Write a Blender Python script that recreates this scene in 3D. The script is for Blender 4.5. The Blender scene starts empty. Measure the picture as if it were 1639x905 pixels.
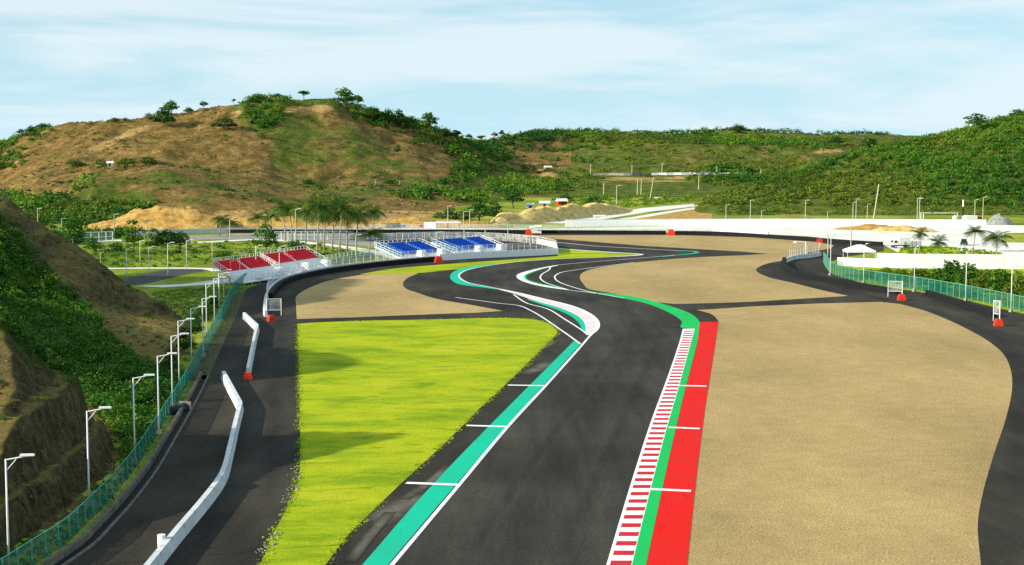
import bpy, math, random
import numpy as np
from mathutils import Vector, noise
from mathutils.geometry import tessellate_polygon

R = math.radians
random.seed(7)
rng = np.random.default_rng(7)
scene = bpy.context.scene
col = scene.collection

# ------------------------------------------------------------------ camera
CAM_H, F, CX, CY, HORIZON = 30.0, 2500.0, 819.5, 452.5, 218.0
PITCH = math.atan((CY - HORIZON) / F)
cam_d = bpy.data.cameras.new('camera')
cam = bpy.data.objects.new('camera', cam_d)
col.objects.link(cam)
cam.location = (0, 0, CAM_H)
cam.rotation_euler = (math.pi / 2 - PITCH, 0, 0)
cam_d.sensor_width = 36.0
cam_d.lens = 36.0 * F / 1639.0
cam_d.clip_start, cam_d.clip_end = 1.0, 30000.0
scene.camera = cam

# ------------------------------------------------------------------ sky, sun
SUN_EL, SHADOW = R(21), Vector((1.0, 0.36))
SHADOW.normalize()
sdir = Vector((SHADOW.x * math.cos(SUN_EL), SHADOW.y * math.cos(SUN_EL), -math.sin(SUN_EL)))
sun_d = bpy.data.lights.new('sun', 'SUN')
sun_d.energy, sun_d.angle, sun_d.color = 5.0, R(0.6), (1.0, 0.92, 0.76)
sun = bpy.data.objects.new('sun', sun_d)
sun.rotation_euler = sdir.to_track_quat('-Z', 'Y').to_euler()
sun.location = (-300, -80, 200)
col.objects.link(sun)

world = bpy.data.worlds.new('World')
scene.world = world
world.use_nodes = True
nt = world.node_tree
nt.nodes.clear()
wo = nt.nodes.new('ShaderNodeOutputWorld')
bg = nt.nodes.new('ShaderNodeBackground')
sky = nt.nodes.new('ShaderNodeTexSky')
sky.sky_type = 'NISHITA'
sky.sun_disc = False
sky.sun_elevation = SUN_EL
sky.sun_rotation = math.atan2(-SHADOW.x, -SHADOW.y)
sky.air_density, sky.dust_density, sky.ozone_density = 1.0, 0.1, 4.0
bg.inputs['Strength'].default_value = 0.094
tc = nt.nodes.new('ShaderNodeTexCoord')
mp = nt.nodes.new('ShaderNodeMapping')
mp.inputs['Scale'].default_value = (1.0, 1.0, 7.0)
mp.inputs['Rotation'].default_value = (0, R(4), 0)
n1 = nt.nodes.new('ShaderNodeTexNoise')
n1.inputs['Scale'].default_value = 3.6
n1.inputs['Detail'].default_value = 9
n1.inputs['Roughness'].default_value = 0.58
n1.inputs['Distortion'].default_value = 0.5
cr = nt.nodes.new('ShaderNodeValToRGB')
cr.color_ramp.elements[0].position = 0.44
cr.color_ramp.elements[0].color = (0.04, 0.04, 0.04, 1)
cr.color_ramp.elements[1].position = 0.58
cr.color_ramp.elements[1].color = (0.80, 0.80, 0.80, 1)
mx = nt.nodes.new('ShaderNodeMix')
mx.data_type = 'RGBA'
mx.inputs['B'].default_value = (5.9, 6.75, 7.2, 1)      # cloud veil, in the sky texture's own units
air = nt.nodes.new('ShaderNodeMix')                     # clear blue air low in the sky
air.data_type = 'RGBA'
air.inputs['B'].default_value = (3.75, 6.05, 7.2, 1)
L = nt.links.new
L(tc.outputs['Generated'], mp.inputs['Vector'])
L(mp.outputs['Vector'], n1.inputs['Vector'])
L(n1.outputs['Fac'], cr.inputs['Fac'])
sxyz = nt.nodes.new('ShaderNodeSeparateXYZ')
L(tc.outputs['Generated'], sxyz.inputs[0])
hz = nt.nodes.new('ShaderNodeMapRange')                 # the veil thickens towards the horizon
hz.inputs['From Min'].default_value, hz.inputs['From Max'].default_value = 0.0, 0.075
hz.inputs['To Min'].default_value, hz.inputs['To Max'].default_value = 0.95, 0.55
L(sxyz.outputs['Z'], hz.inputs['Value'])
L(hz.outputs['Result'], air.inputs['Factor'])
L(sky.outputs['Color'], air.inputs['A'])
L(cr.outputs['Color'], mx.inputs['Factor'])
L(air.outputs['Result'], mx.inputs['A'])

L(mx.outputs['Result'], bg.inputs['Color'])
L(bg.outputs['Background'], wo.inputs['Surface'])

vs = scene.view_settings
vs.view_transform, vs.look, vs.exposure, vs.gamma = 'Standard', 'None', 0.55, 1.0
vs.use_curve_mapping = False
scene.cycles.max_bounces = 5
scene.cycles.transparent_max_bounces = 16
scene.cycles.use_denoising = False

# ------------------------------------------------------------------ projection helpers
ct, st = math.cos(PITCH), math.sin(PITCH)

def P(x, y, z=0.0):
    """where the sight line through photo pixel (x, y) meets the level z"""
    u, v = (x - CX) / F, (CY - y) / F
    d = Vector((u, ct + v * st, -st + v * ct))
    t = (z - CAM_H) / d.z
    return Vector((d.x * t, d.y * t, z))

def proj(p):
    d = (p[0], p[1], p[2] - CAM_H)
    f = d[1] * ct - d[2] * st
    up = d[1] * st + d[2] * ct
    return CX + F * d[0] / f, CY - F * up / f

def projN(p):
    z = p[:, 2] - CAM_H
    f = p[:, 1] * ct - z * st
    up = p[:, 1] * st + z * ct
    return CX + F * p[:, 0] / f, CY - F * up / f

def ZD(y, D):
    """height of something seen at pixel row y, D metres ahead"""
    return CAM_H - (y - HORIZON) / F * D

def inpoly(px, py, poly):
    px, py = np.asarray(px), np.asarray(py)
    ins = np.zeros(px.shape, bool)
    n = len(poly)
    for i in range(n):
        x0, y0 = poly[i]
        x1, y1 = poly[(i + 1) % n]
        if y0 == y1:
            continue
        c = ((y0 > py) != (y1 > py)) & (px < (x1 - x0) * (py - y0) / (y1 - y0) + x0)
        ins ^= c
    return ins

def smooth(pts, step=2.0):
    """Catmull-Rom through 3D points"""
    pts = [Vector(p) for p in pts]
    out = []
    n = len(pts)
    for i in range(n - 1):
        p0 = pts[i - 1] if i else pts[0] * 2 - pts[1]
        p1, p2 = pts[i], pts[i + 1]
        p3 = pts[i + 2] if i + 2 < n else pts[-1] * 2 - pts[-2]
        # centripetal form keeps uneven spacing from looping
        t0 = 0.0
        t1 = t0 + max((p1 - p0).length, 1e-3) ** 0.5
        t2 = t1 + max((p2 - p1).length, 1e-3) ** 0.5
        t3 = t2 + max((p3 - p2).length, 1e-3) ** 0.5
        k = max(2, int((p2 - p1).length / step))
        for j in range(k):
            t = t1 + (t2 - t1) * j / k
            a1 = p0 * ((t1 - t) / (t1 - t0)) + p1 * ((t - t0) / (t1 - t0))
            a2 = p1 * ((t2 - t) / (t2 - t1)) + p2 * ((t - t1) / (t2 - t1))
            a3 = p2 * ((t3 - t) / (t3 - t2)) + p3 * ((t - t2) / (t3 - t2))
            b1 = a1 * ((t2 - t) / (t2 - t0)) + a2 * ((t - t0) / (t2 - t0))
            b2 = a2 * ((t3 - t) / (t3 - t1)) + a3 * ((t - t1) / (t3 - t1))
            out.append(b1 * ((t2 - t) / (t2 - t1)) + b2 * ((t - t1) / (t2 - t1)))
    out.append(pts[-1])
    return out

def W(px, z=0.0, step=2.0):
    return smooth([P(x, y, z) for x, y in px], step)

def WS(px, z=0.0):
    return [P(x, y, z) for x, y in px]

def resample(pts, spacing):
    out, acc = [pts[0].copy()], 0.0
    for a, b in zip(pts, pts[1:]):
        l = (b - a).length
        d = spacing - acc
        while d <= l:
            out.append(a.lerp(b, d / l))
            d += spacing
        acc = (acc + l) % spacing if l else acc
        acc = spacing - (d - l)
    return out

# ------------------------------------------------------------------ mesh helpers
class MB:
    def __init__(s):
        s.v, s.f = [], []
    def quad(s, a, b, c, d):
        i = len(s.v)
        s.v += [tuple(a), tuple(b), tuple(c), tuple(d)]
        s.f.append((i, i + 1, i + 2, i + 3))
    def box(s, x0, x1, y0, y1, z0, z1, taper=1.0):
        i = len(s.v)
        cx, cy = (x0 + x1) / 2, (y0 + y1) / 2
        for z, k in ((z0, 1.0), (z1, taper)):
            for x, y in ((x0, y0), (x1, y0), (x1, y1), (x0, y1)):
                s.v.append((cx + (x - cx) * k, cy + (y - cy) * k, z))
        s.f += [(i, i + 3, i + 2, i + 1), (i + 4, i + 5, i + 6, i + 7)]
        for k in range(4):
            l = (k + 1) % 4
            s.f.append((i + k, i + l, i + 4 + l, i + 4 + k))
    def tube(s, pts, rad, n=8, cap=True):
        pts = [Vector(p) for p in pts]
        if not hasattr(rad, '__len__'):
            rad = [rad] * len(pts)
        i0 = len(s.v)
        for k, p in enumerate(pts):
            t = (pts[min(k + 1, len(pts) - 1)] - pts[max(k - 1, 0)]).normalized()
            a = t.cross(Vector((0, 0, 1)) if abs(t.z) < 0.9 else Vector((1, 0, 0))).normalized()
            b = t.cross(a)
            for j in range(n):
                g = 2 * math.pi * j / n
                s.v.append(tuple(p + (a * math.cos(g) + b * math.sin(g)) * rad[k]))
        for k in range(len(pts) - 1):
            for j in range(n):
                l = (j + 1) % n
                q = i0 + k * n
                s.f.append((q + j, q + l, q + n + l, q + n + j))
        if cap:
            s.f.append(tuple(i0 + j for j in range(n))[::-1])
            s.f.append(tuple(i0 + (len(pts) - 1) * n + j for j in range(n)))
    def wall(s, pts, th, z0, z1, top=None):
        """a solid wall along a path; th thickness, centred; top = thickness at the top"""
        top = th if top is None else top
        i0 = len(s.v)
        n = len(pts)
        for k, p in enumerate(pts):
            t = (pts[min(k + 1, n - 1)] - pts[max(k - 1, 0)])
            t.z = 0
            t.normalize()
            m = Vector((-t.y, t.x, 0))
            for w, z in ((-th, z0), (th, z0), (top, z1), (-top, z1)):
                q = p + m * w / 2
                s.v.append((q.x, q.y, p.z + z))
        for k in range(n - 1):
            a, b = i0 + 4 * k, i0 + 4 * k + 4
            for j in range(4):
                l = (j + 1) % 4
                s.f.append((a + j, b + j, b + l, a + l))
        s.f.append((i0, i0 + 1, i0 + 2, i0 + 3))
        e = i0 + 4 * (n - 1)
        s.f.append((e + 3, e + 2, e + 1, e))
    def mesh(s, name, m, smooth_=False):
        me = bpy.data.meshes.new(name)
        me.from_pydata(s.v, [], s.f)
        if m:
            me.materials.append(m)
        if smooth_:
            me.polygons.foreach_set('use_smooth', [True] * len(me.polygons))
        me.update()
        return me
    def build(s, name, m, parent=None, smooth_=False):
        return link(name, s.mesh(name, m, smooth_), parent)

def link(name, me, parent=None):
    o = bpy.data.objects.new(name, me)
    col.objects.link(o)
    if parent:
        o.parent = parent
    return o

def tag(o, label=None, cat=None, group=None, kind=None):
    for k, v in (('label', label), ('category', cat), ('group', group), ('kind', kind)):
        if v:
            o[k] = v
    return o

def thing(name, label, cat, loc=(0, 0, 0), rz=0.0, group=None):
    o = bpy.data.objects.new(name, None)
    o.empty_display_size = 0.5
    col.objects.link(o)
    o.location = loc
    o.rotation_euler = (0, 0, rz)
    return tag(o, label, cat, group)

def dup(root, loc, rz=0.0, label=None, sc=None, group=None):
    def cp(o, par):
        c = o.copy()
        col.objects.link(c)
        c.parent = par
        for ch in list(o.children):
            cp(ch, c)
        return c
    r = cp(root, None)
    r.location = loc
    r.rotation_euler = (0, 0, rz)
    if sc is not None:
        r.scale = sc if hasattr(sc, '__len__') else (sc, sc, sc)
    tag(r, label, None, group)
    return r

def sheet(name, pts, z, m, kind='structure'):
    pts = [Vector((p[0], p[1], 0)) for p in pts]
    tris = tessellate_polygon([pts])
    me = bpy.data.meshes.new(name)
    fs = []
    for a, b, c in tris:
        n = (pts[b] - pts[a]).cross(pts[c] - pts[a]).z
        fs.append((a, b, c) if n > 0 else (a, c, b))
    me.from_pydata([(p.x, p.y, z) for p in pts], [], fs)
    me.materials.append(m)
    me.update()
    o = link(name, me)
    if kind:
        o['kind'] = kind
    return o

def offset(pts, d):
    out = []
    n = len(pts)
    for k, p in enumerate(pts):
        t = pts[min(k + 1, n - 1)] - pts[max(k - 1, 0)]
        t.z = 0
        t.normalize()
        out.append(p + Vector((-t.y, t.x, 0)) * d)
    return out

def strip(mb, a, b, z, z2=None):
    """faces between two paths resampled to the same count"""
    n = max(len(a), len(b))
    def rs(p):
        ls = [0.0]
        for q, r in zip(p, p[1:]):
            ls.append(ls[-1] + (r - q).length)
        t = np.linspace(0, ls[-1], n)
        return np.stack([np.interp(t, ls, [q[i] for q in p]) for i in range(2)], 1)
    A, B = rs(a), rs(b)
    z2 = z if z2 is None else z2
    for k in range(n - 1):
        mb.quad((A[k][0], A[k][1], z), (A[k + 1][0], A[k + 1][1], z), (B[k + 1][0], B[k + 1][1], z2), (B[k][0], B[k][1], z2))

def ribbon(mb, pts, w, z):
    l, r = offset(pts, w / 2), offset(pts, -w / 2)
    for k in range(len(pts) - 1):
        mb.quad((r[k].x, r[k].y, z), (r[k + 1].x, r[k + 1].y, z), (l[k + 1].x, l[k + 1].y, z), (l[k].x, l[k].y, z))

def np_mesh(name, V, quads, m, attrs=None, smooth_=False):
    me = bpy.data.meshes.new(name)
    nv, nf = len(V), len(quads)
    k = quads.shape[1]
    me.vertices.add(nv)
    me.vertices.foreach_set('co', np.ascontiguousarray(V, np.float32).ravel())
    me.loops.add(nf * k)
    me.loops.foreach_set('vertex_index', np.ascontiguousarray(quads, np.int32).ravel())
    me.polygons.add(nf)
    me.polygons.foreach_set('loop_start', np.arange(0, nf * k, k, dtype=np.int32))
    me.polygons.foreach_set('loop_total', np.full(nf, k, np.int32))
    if smooth_:
        me.polygons.foreach_set('use_smooth', np.ones(nf, bool))
    for an, av in (attrs or {}).items():
        at = me.attributes.new(an, 'FLOAT', 'POINT')
        at.data.foreach_set('value', np.ascontiguousarray(av, np.float32))
    me.materials.append(m)
    me.update()
    me.validate()
    return me

# ------------------------------------------------------------------ materials
class NT:
    def __init__(s, name):
        s.m = bpy.data.materials.new(name)
        s.m.use_nodes = True
        s.t = s.m.node_tree
        s.b = s.t.nodes['Principled BSDF']
        s.tc = s.t.nodes.new('ShaderNodeTexCoord')
    def node(s, typ, **kw):
        n = s.t.nodes.new(typ)
        for k, v in kw.items():
            if k in n.inputs:
                n.inputs[k].default_value = v
            else:
                setattr(n, k, v)
        return n
    def link(s, a, b):
        s.t.links.new(a, b)
    def noise(s, scale, detail=4, rough=0.55, stretch=None, dist=0.0, rot=None):
        n = s.node('ShaderNodeTexNoise', Scale=scale, Detail=detail, Roughness=rough, Distortion=dist)
        if stretch or rot:
            mp = s.node('ShaderNodeMapping')
            if stretch:
                mp.inputs['Scale'].default_value = stretch
            if rot:
                mp.inputs['Rotation'].default_value = rot
            s.link(s.tc.outputs['Object'], mp.inputs['Vector'])
            s.link(mp.outputs['Vector'], n.inputs['Vector'])
        else:
            s.link(s.tc.outputs['Object'], n.inputs['Vector'])
        return n.outputs['Fac']
    def ramp(s, fac, stops):
        n = s.node('ShaderNodeValToRGB')
        e = n.color_ramp.elements
        while len(e) < len(stops):
            e.new(0.5)
        for k, (p, c) in enumerate(stops):
            e[k].position = p
            e[k].color = (c, c, c, 1) if not hasattr(c, '__len__') else (*c, 1)
        s.link(fac, n.inputs['Fac'])
        return n.outputs['Color']
    def mix(s, f, a, b, mode='MIX'):
        n = s.node('ShaderNodeMix', data_type='RGBA', blend_type=mode)
        for k, v in (('Factor', f), ('A', a), ('B', b)):
            if hasattr(v, 'is_output'):
                s.link(v, n.inputs[k])
            elif hasattr(v, '__len__'):
                n.inputs[k].default_value = (*v, 1)
            else:
                n.inputs[k].default_value = v
        return n.outputs['Result']
    def attr(s, name):
        return s.node('ShaderNodeAttribute', attribute_name=name).outputs['Fac']
    def bump(s, h, strength=0.3, dist=0.1):
        n = s.node('ShaderNodeBump', Strength=strength, Distance=dist)
        s.link(h, n.inputs['Height'])
        s.link(n.outputs['Normal'], s.b.inputs['Normal'])
    def done(s, colr, rough=0.8, spec=0.3, metal=0.0):
        if hasattr(colr, 'is_output'):
            s.link(colr, s.b.inputs['Base Color'])
        else:
            s.b.inputs['Base Color'].default_value = (*colr, 1)
        s.b.inputs['Roughness'].default_value = rough
        s.b.inputs['Specular IOR Level'].default_value = spec
        s.b.inputs['Metallic'].default_value = metal
        return s.m

def paint(name, c, var=0.15, scale=0.8, rough=0.75, metal=0.0, spec=0.12):
    k = NT(name)
    d = tuple(x * (1 - var) for x in c)
    f = k.ramp(k.noise(scale, 6, 0.65), [(0.35, 0.0), (0.65, 1.0)])
    return k.done(k.mix(f, d, c), rough, spec, metal)

def worn(name, c):
    """track paint: sun-faded in patches, dusty, the tarmac's grain showing through"""
    k = NT(name)
    f = k.ramp(k.noise(0.12, 6, 0.65), [(0.35, 0.0), (0.7, 1.0)])
    o = k.mix(f, c, tuple(x * 0.80 + 0.012 for x in c))
    g_ = k.ramp(k.noise(6.0, 3, 0.8), [(0.22, 1.0), (0.36, 0.0)])
    o = k.mix(g_, o, tuple(x * 0.45 + 0.01 for x in c))
    s_ = k.ramp(k.noise(0.8, 6, 0.75, (0.8, 0.12, 1), 0.5, (0, 0, R(-14))), [(0.26, 0.55), (0.40, 1.0)])
    o = k.mix(1.0, o, s_, 'MULTIPLY')
    k.bump(k.noise(9.0, 3), 0.2, 0.02)
    return k.done(o, 0.85, 0.08)

def asphalt(name, lo, hi, streak=(0.05, 0.4, 1), over=None, alpha=0.5, ostretch=(1, 1, 1), orot=0.0):
    k = NT(name)
    big = k.ramp(k.noise(0.9, 5, 0.6, streak, 0.3, (0, 0, R(9))), [(0.34, 0.0), (0.66, 1.0)])
    c = k.mix(big, lo, hi)
    patch = k.ramp(k.noise(0.03, 4, 0.6), [(0.42, 0.72), (0.6, 1.12)])
    c = k.mix(1.0, c, patch, 'MULTIPLY')
    grain = k.ramp(k.noise(3.2, 2, 0.7), [(0.3, 0.72), (0.7, 1.25)])
    c = k.mix(1.0, c, grain, 'MULTIPLY')
    if over:                                             # rubber or dust on the tarmac, thinning out at its edges
        n = k.ramp(k.noise(0.9, 6, 0.7, ostretch, 0.3, (0, 0, orot)), [(0.32, 0.15), (0.66, 1.0)])
        m = k.node('ShaderNodeMath', operation='MULTIPLY')
        k.link(k.attr('u'), m.inputs[0]); k.link(n, m.inputs[1])
        m2 = k.node('ShaderNodeMath', operation='MULTIPLY')
        m2.inputs[1].default_value = alpha
        k.link(m.outputs[0], m2.inputs[0])
        c = k.mix(m2.outputs[0], c, over)
    k.bump(k.noise(9.0, 3), 0.25, 0.03)
    return k.done(c, 0.95, 0.08)

M = {}
M['track'] = asphalt('track_asphalt', (0.036, 0.033, 0.028), (0.066, 0.059, 0.047), (0.3, 0.03, 1))
M['runoff'] = asphalt('runoff_asphalt', (0.031, 0.028, 0.022), (0.058, 0.050, 0.038), (0.25, 0.06, 1))
_t, _r = ((0.036, 0.033, 0.028), (0.066, 0.059, 0.047), (0.3, 0.03, 1)), ((0.031, 0.028, 0.022), (0.058, 0.050, 0.038), (0.25, 0.06, 1))
M['rubber'] = asphalt('rubbered_track', *_t, over=(0.013, 0.013, 0.014), alpha=0.6, ostretch=(1.1, 0.05, 1), orot=R(-10))
M['rubber_road'] = asphalt('rubbered_road', *_r, over=(0.013, 0.013, 0.014), alpha=0.5, ostretch=(1.1, 0.05, 1), orot=R(-10))
M['dust'] = asphalt('dusty_road', *_r, over=(0.30, 0.27, 0.21), alpha=0.5, ostretch=(0.5, 0.5, 1))
M['farroad'] = asphalt('far_asphalt', (0.06, 0.06, 0.06), (0.10, 0.10, 0.10))

k = NT('gravel')
c = k.ramp(k.noise(5.5, 2, 0.8), [(0.28, (0.205, 0.132, 0.048)), (0.52, (0.435, 0.300, 0.122)), (0.74, (0.69, 0.51, 0.25))])
c = k.mix(1.0, c, k.ramp(k.noise(0.45, 5, 0.7), [(0.3, 0.88), (0.7, 1.1)]), 'MULTIPLY')
c = k.mix(1.0, c, k.ramp(k.noise(0.05, 5, 0.6, (1, 0.5, 1)), [(0.32, 0.78), (0.68, 1.14)]), 'MULTIPLY')
k.bump(k.noise(7.0, 3, 0.7), 0.4, 0.05)
M['gravel'] = k.done(c, 0.95, 0.1)

k = NT('lawn')
c = k.ramp(k.noise(0.16, 7, 0.68, (0.45, 0.9, 1), 0.4), [(0.33, (0.17, 0.27, 0.008)), (0.46, (0.31, 0.39, 0.010)), (0.58, (0.41, 0.45, 0.012)), (0.70, (0.49, 0.45, 0.045))])
dk = k.ramp(k.noise(0.55, 6, 0.7, (0.35, 0.8, 1), 0.6), [(0.36, 0.25), (0.47, 1.0)])
c = k.mix(dk, (0.17, 0.27, 0.008), c)
c = k.mix(1.0, c, k.ramp(k.noise(4.5, 3, 0.75), [(0.28, 0.74), (0.66, 1.14)]), 'MULTIPLY')
k.bump(k.noise(5.0, 4, 0.75), 0.5, 0.10)
M['lawn'] = k.done(c, 0.95, 0.05)

k = NT('meadow')
c = k.ramp(k.noise(0.045, 7, 0.65, (1, 0.6, 1)), [(0.32, (0.06, 0.12, 0.012)), (0.48, (0.20, 0.26, 0.02)), (0.66, (0.40, 0.40, 0.06))])
c = k.mix(1.0, c, k.ramp(k.noise(0.7, 4, 0.7), [(0.3, 0.65), (0.65, 1.15)]), 'MULTIPLY')
k.bump(k.noise(0.9, 5, 0.7), 0.5, 0.5)
M['meadow'] = k.done(c, 0.95, 0.05)

M['white'] = paint('white_paint', (0.87, 0.87, 0.85), 0.07, 1.5)
M['white_metal'] = paint('white_metal', (0.80, 0.81, 0.80), 0.08, 1.0, 0.45)
M['concrete_white'] = paint('pale_concrete', (0.66, 0.68, 0.68), 0.22, 0.6, 0.8)
M['concrete'] = paint('concrete', (0.36, 0.34, 0.30), 0.35, 0.7, 0.9)
M['old_concrete'] = paint('old_concrete', (0.17, 0.16, 0.125), 0.5, 0.8, 0.95)
M['pale_road'] = paint('pale_road', (0.80, 0.75, 0.67), 0.18, 0.15, 0.9)
M['teal'] = worn('teal_paint', (0.006, 0.50, 0.30))
M['green'] = worn('green_paint', (0.010, 0.49, 0.10))
M['red'] = worn('red_paint', (0.74, 0.012, 0.007))
M['kerb_red'] = paint('kerb_red', (0.62, 0.02, 0.03), 0.2, 1.5)
M['block_red'] = paint('block_red', (0.75, 0.05, 0.02), 0.2, 2.0, 0.5)
M['tyre'] = paint('tyre_rubber', (0.016, 0.017, 0.019), 0.4, 2.0, 0.8)
M['galv'] = paint('galvanised', (0.55, 0.58, 0.58), 0.2, 2.0, 0.45, 0.3)
M['dark'] = paint('dark_metal', (0.03, 0.03, 0.032), 0.3, 2.0, 0.5)
M['glass'] = paint('window_glass', (0.02, 0.025, 0.03), 0.2, 1.0, 0.08)
M['wood'] = paint('pole_wood', (0.55, 0.52, 0.36), 0.3, 2.0, 0.8)
M['seat_red'] = paint('seat_red', (0.82, 0.02, 0.045), 0.2, 1.2, 0.5)
M['seat_blue'] = paint('seat_blue', (0.010, 0.12, 0.58), 0.2, 1.2, 0.5)
M['seat_cyan'] = paint('seat_cyan', (0.02, 0.24, 0.45), 0.2, 1.2, 0.5)
M['dirt'] = paint('verge_dirt', (0.11, 0.10, 0.045), 0.5, 0.9, 0.95)
k = NT('bare_earth')
c = k.ramp(k.noise(0.35, 7, 0.7, (1, 1, 2.0)), [(0.3, (0.22, 0.11, 0.025)), (0.5, (0.46, 0.27, 0.07)), (0.7, (0.62, 0.42, 0.16))])
k.bump(k.noise(0.6, 6, 0.7, (1, 1, 2)), 0.7, 0.8)
M['earth'] = k.done(c, 0.95, 0.1)
k = NT('sand_bank')
c = k.ramp(k.noise(0.3, 7, 0.7, (1, 1, 2.0)), [(0.3, (0.34, 0.21, 0.055)), (0.5, (0.62, 0.44, 0.15)), (0.7, (0.76, 0.62, 0.30))])
k.bump(k.noise(0.5, 6, 0.7, (1, 1, 2)), 0.7, 0.8)
M['sand'] = k.done(c, 0.95, 0.1)
k = NT('gravel_pile')
c = k.ramp(k.noise(1.2, 6, 0.7), [(0.3, (0.16, 0.17, 0.14)), (0.7, (0.36, 0.38, 0.33))])
k.bump(k.noise(1.5, 5, 0.7), 0.6, 0.4)
M['pile'] = k.done(c, 0.95, 0.1)

def netting(name, c, alpha, scale):
    k = NT(name)
    k.done(c, 0.7, 0.2)
    tr = k.node('ShaderNodeBsdfTransparent')
    ms = k.node('ShaderNodeMixShader')
    f = k.ramp(k.noise(scale, 2, 0.5), [(0.35, max(0, alpha - 0.12)), (0.65, min(1, alpha + 0.12))])
    k.link(f, ms.inputs[0])
    k.link(tr.outputs[0], ms.inputs[1])
    k.link(k.b.outputs[0], ms.inputs[2])
    k.link(ms.outputs[0], k.t.nodes['Material Output'].inputs['Surface'])
    return k.m
M['net_green'] = netting('green_mesh', (0.006, 0.12, 0.085), 0.55, 0.4)
M['net_white'] = netting('white_mesh', (0.72, 0.74, 0.70), 0.24, 1.0)

def foliage(name, stops):
    k = NT(name)
    c = k.ramp(k.attr('tint'), stops)
    k.done(c, 0.65, 0.15)
    tl = k.node('ShaderNodeBsdfTranslucent')
    k.link(c, tl.inputs['Color'])
    ms = k.node('ShaderNodeMixShader')
    ms.inputs[0].default_value = 0.25
    k.link(k.b.outputs[0], ms.inputs[1])
    k.link(tl.outputs[0], ms.inputs[2])
    k.link(ms.outputs[0], k.t.nodes['Material Output'].inputs['Surface'])
    return k.m
M['leaf'] = foliage('leaf_green', [(0.0, (0.014, 0.058, 0.008)), (0.4, (0.045, 0.145, 0.010)), (0.75, (0.105, 0.215, 0.014)), (1.0, (0.21, 0.28, 0.02))])
M['leaf_dark'] = foliage('leaf_dark', [(0.0, (0.010, 0.045, 0.008)), (0.5, (0.026, 0.105, 0.010)), (1.0, (0.075, 0.17, 0.015))])
M['leaf_lime'] = foliage('leaf_lime', [(0.0, (0.05, 0.13, 0.01)), (0.5, (0.13, 0.24, 0.012)), (1.0, (0.30, 0.36, 0.03))])
M['leaf_olive'] = foliage('leaf_olive', [(0.0, (0.045, 0.10, 0.010)), (0.5, (0.115, 0.175, 0.014)), (1.0, (0.24, 0.25, 0.03))])
M['leaf_bright'] = foliage('leaf_bright', [(0.0, (0.025, 0.085, 0.008)), (0.5, (0.075, 0.185, 0.010)), (1.0, (0.18, 0.28, 0.02))])
M['leaf_dry'] = foliage('leaf_dry', [(0.0, (0.12, 0.10, 0.03)), (0.5, (0.24, 0.19, 0.06)), (1.0, (0.42, 0.33, 0.12))])
M['palm'] = foliage('palm_leaf', [(0.0, (0.018, 0.060, 0.008)), (0.5, (0.055, 0.12, 0.012)), (1.0, (0.20, 0.23, 0.03))])
M['bark'] = paint('bark', (0.20, 0.16, 0.11), 0.4, 2.0, 0.9)
M['bark_pale'] = paint('pale_bark', (0.42, 0.38, 0.28), 0.3, 2.0, 0.9)
M['lawn_tuft'] = foliage('lawn_tuft', [(0.0, (0.16, 0.26, 0.006)), (0.4, (0.34, 0.44, 0.010)), (1.0, (0.50, 0.56, 0.02))])

# ------------------------------------------------------------------ leaf clouds
def leaf_cloud(C, RX, RZ, n, size, flat=0.0, seed=1, under=-0.15, base=None):
    """n leaf faces around every clump centre; returns verts, quads, tint"""
    g = np.random.default_rng(seed)
    N = len(C)
    C = np.repeat(np.asarray(C, float), n, 0)
    rx = np.repeat(np.broadcast_to(np.asarray(RX, float), (N,)), n)
    rz = np.repeat(np.broadcast_to(np.asarray(RZ, float), (N,)), n)
    sz = np.repeat(np.broadcast_to(np.asarray(size, float), (N,)), n) * g.uniform(0.6, 1.4, N * n)
    ph = np.repeat(g.uniform(0, 6.28, (N, 3)), n, 0)
    base = np.repeat(g.uniform(0.15, 0.7, N) if base is None else base, n)
    u = g.normal(size=(N * n, 3))
    u /= np.linalg.norm(u, axis=1)[:, None]
    low = u[:, 2] < under
    u[low, 2] *= -0.6
    rr = 0.45 + 0.55 * np.sqrt(g.uniform(size=N * n))
    lump = 1 + 0.24 * np.sin(u[:, 0] * 4.2 + ph[:, 0]) * np.sin(u[:, 1] * 4.6 + ph[:, 1]) + 0.14 * np.sin(u[:, 2] * 7 + ph[:, 2])
    p = C + u * (rr * lump)[:, None] * np.stack([rx, rx, rz], 1)
    nn = u + 0.8 * g.normal(size=u.shape)
    nn[:, 2] += flat
    nn /= np.linalg.norm(nn, axis=1)[:, None]
    t = np.cross(nn, g.normal(size=u.shape))
    t /= np.linalg.norm(t, axis=1)[:, None] + 1e-9
    b = np.cross(nn, t)
    t *= sz[:, None]
    b *= (sz * 0.62)[:, None]
    V = np.stack([p - t, p + b * 0.9, p + t, p - b * 0.9], 1).reshape(-1, 3)
    Q = np.arange(N * n * 4).reshape(-1, 4)
    tint = np.clip(base + g.normal(0, 0.16, N * n), 0, 1)
    return V, Q, np.repeat(tint, 4)

def leaf_mesh(name, m, *args, **kw):
    V, Q, T = leaf_cloud(*args, **kw)
    return np_mesh(name, V, Q, m, {'tint': T})

# ------------------------------------------------------------------ ground and circuit surfaces
def ext(px, y=1010):
    """carry a line that leaves the photo at its bottom edge on along its own direction"""
    px = list(px)
    (x0, y0), (x1, y1) = px[0], px[1]
    if y0 < 880:
        return px
    k = (y - y0) / (y0 - y1)
    return [(x0 + (x0 - x1) * k, y)] + px

g = sheet('ground', [(-9000, -2000), (9000, -2000), (9000, 14000), (-9000, 14000)], -0.06, M['meadow'])

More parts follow.
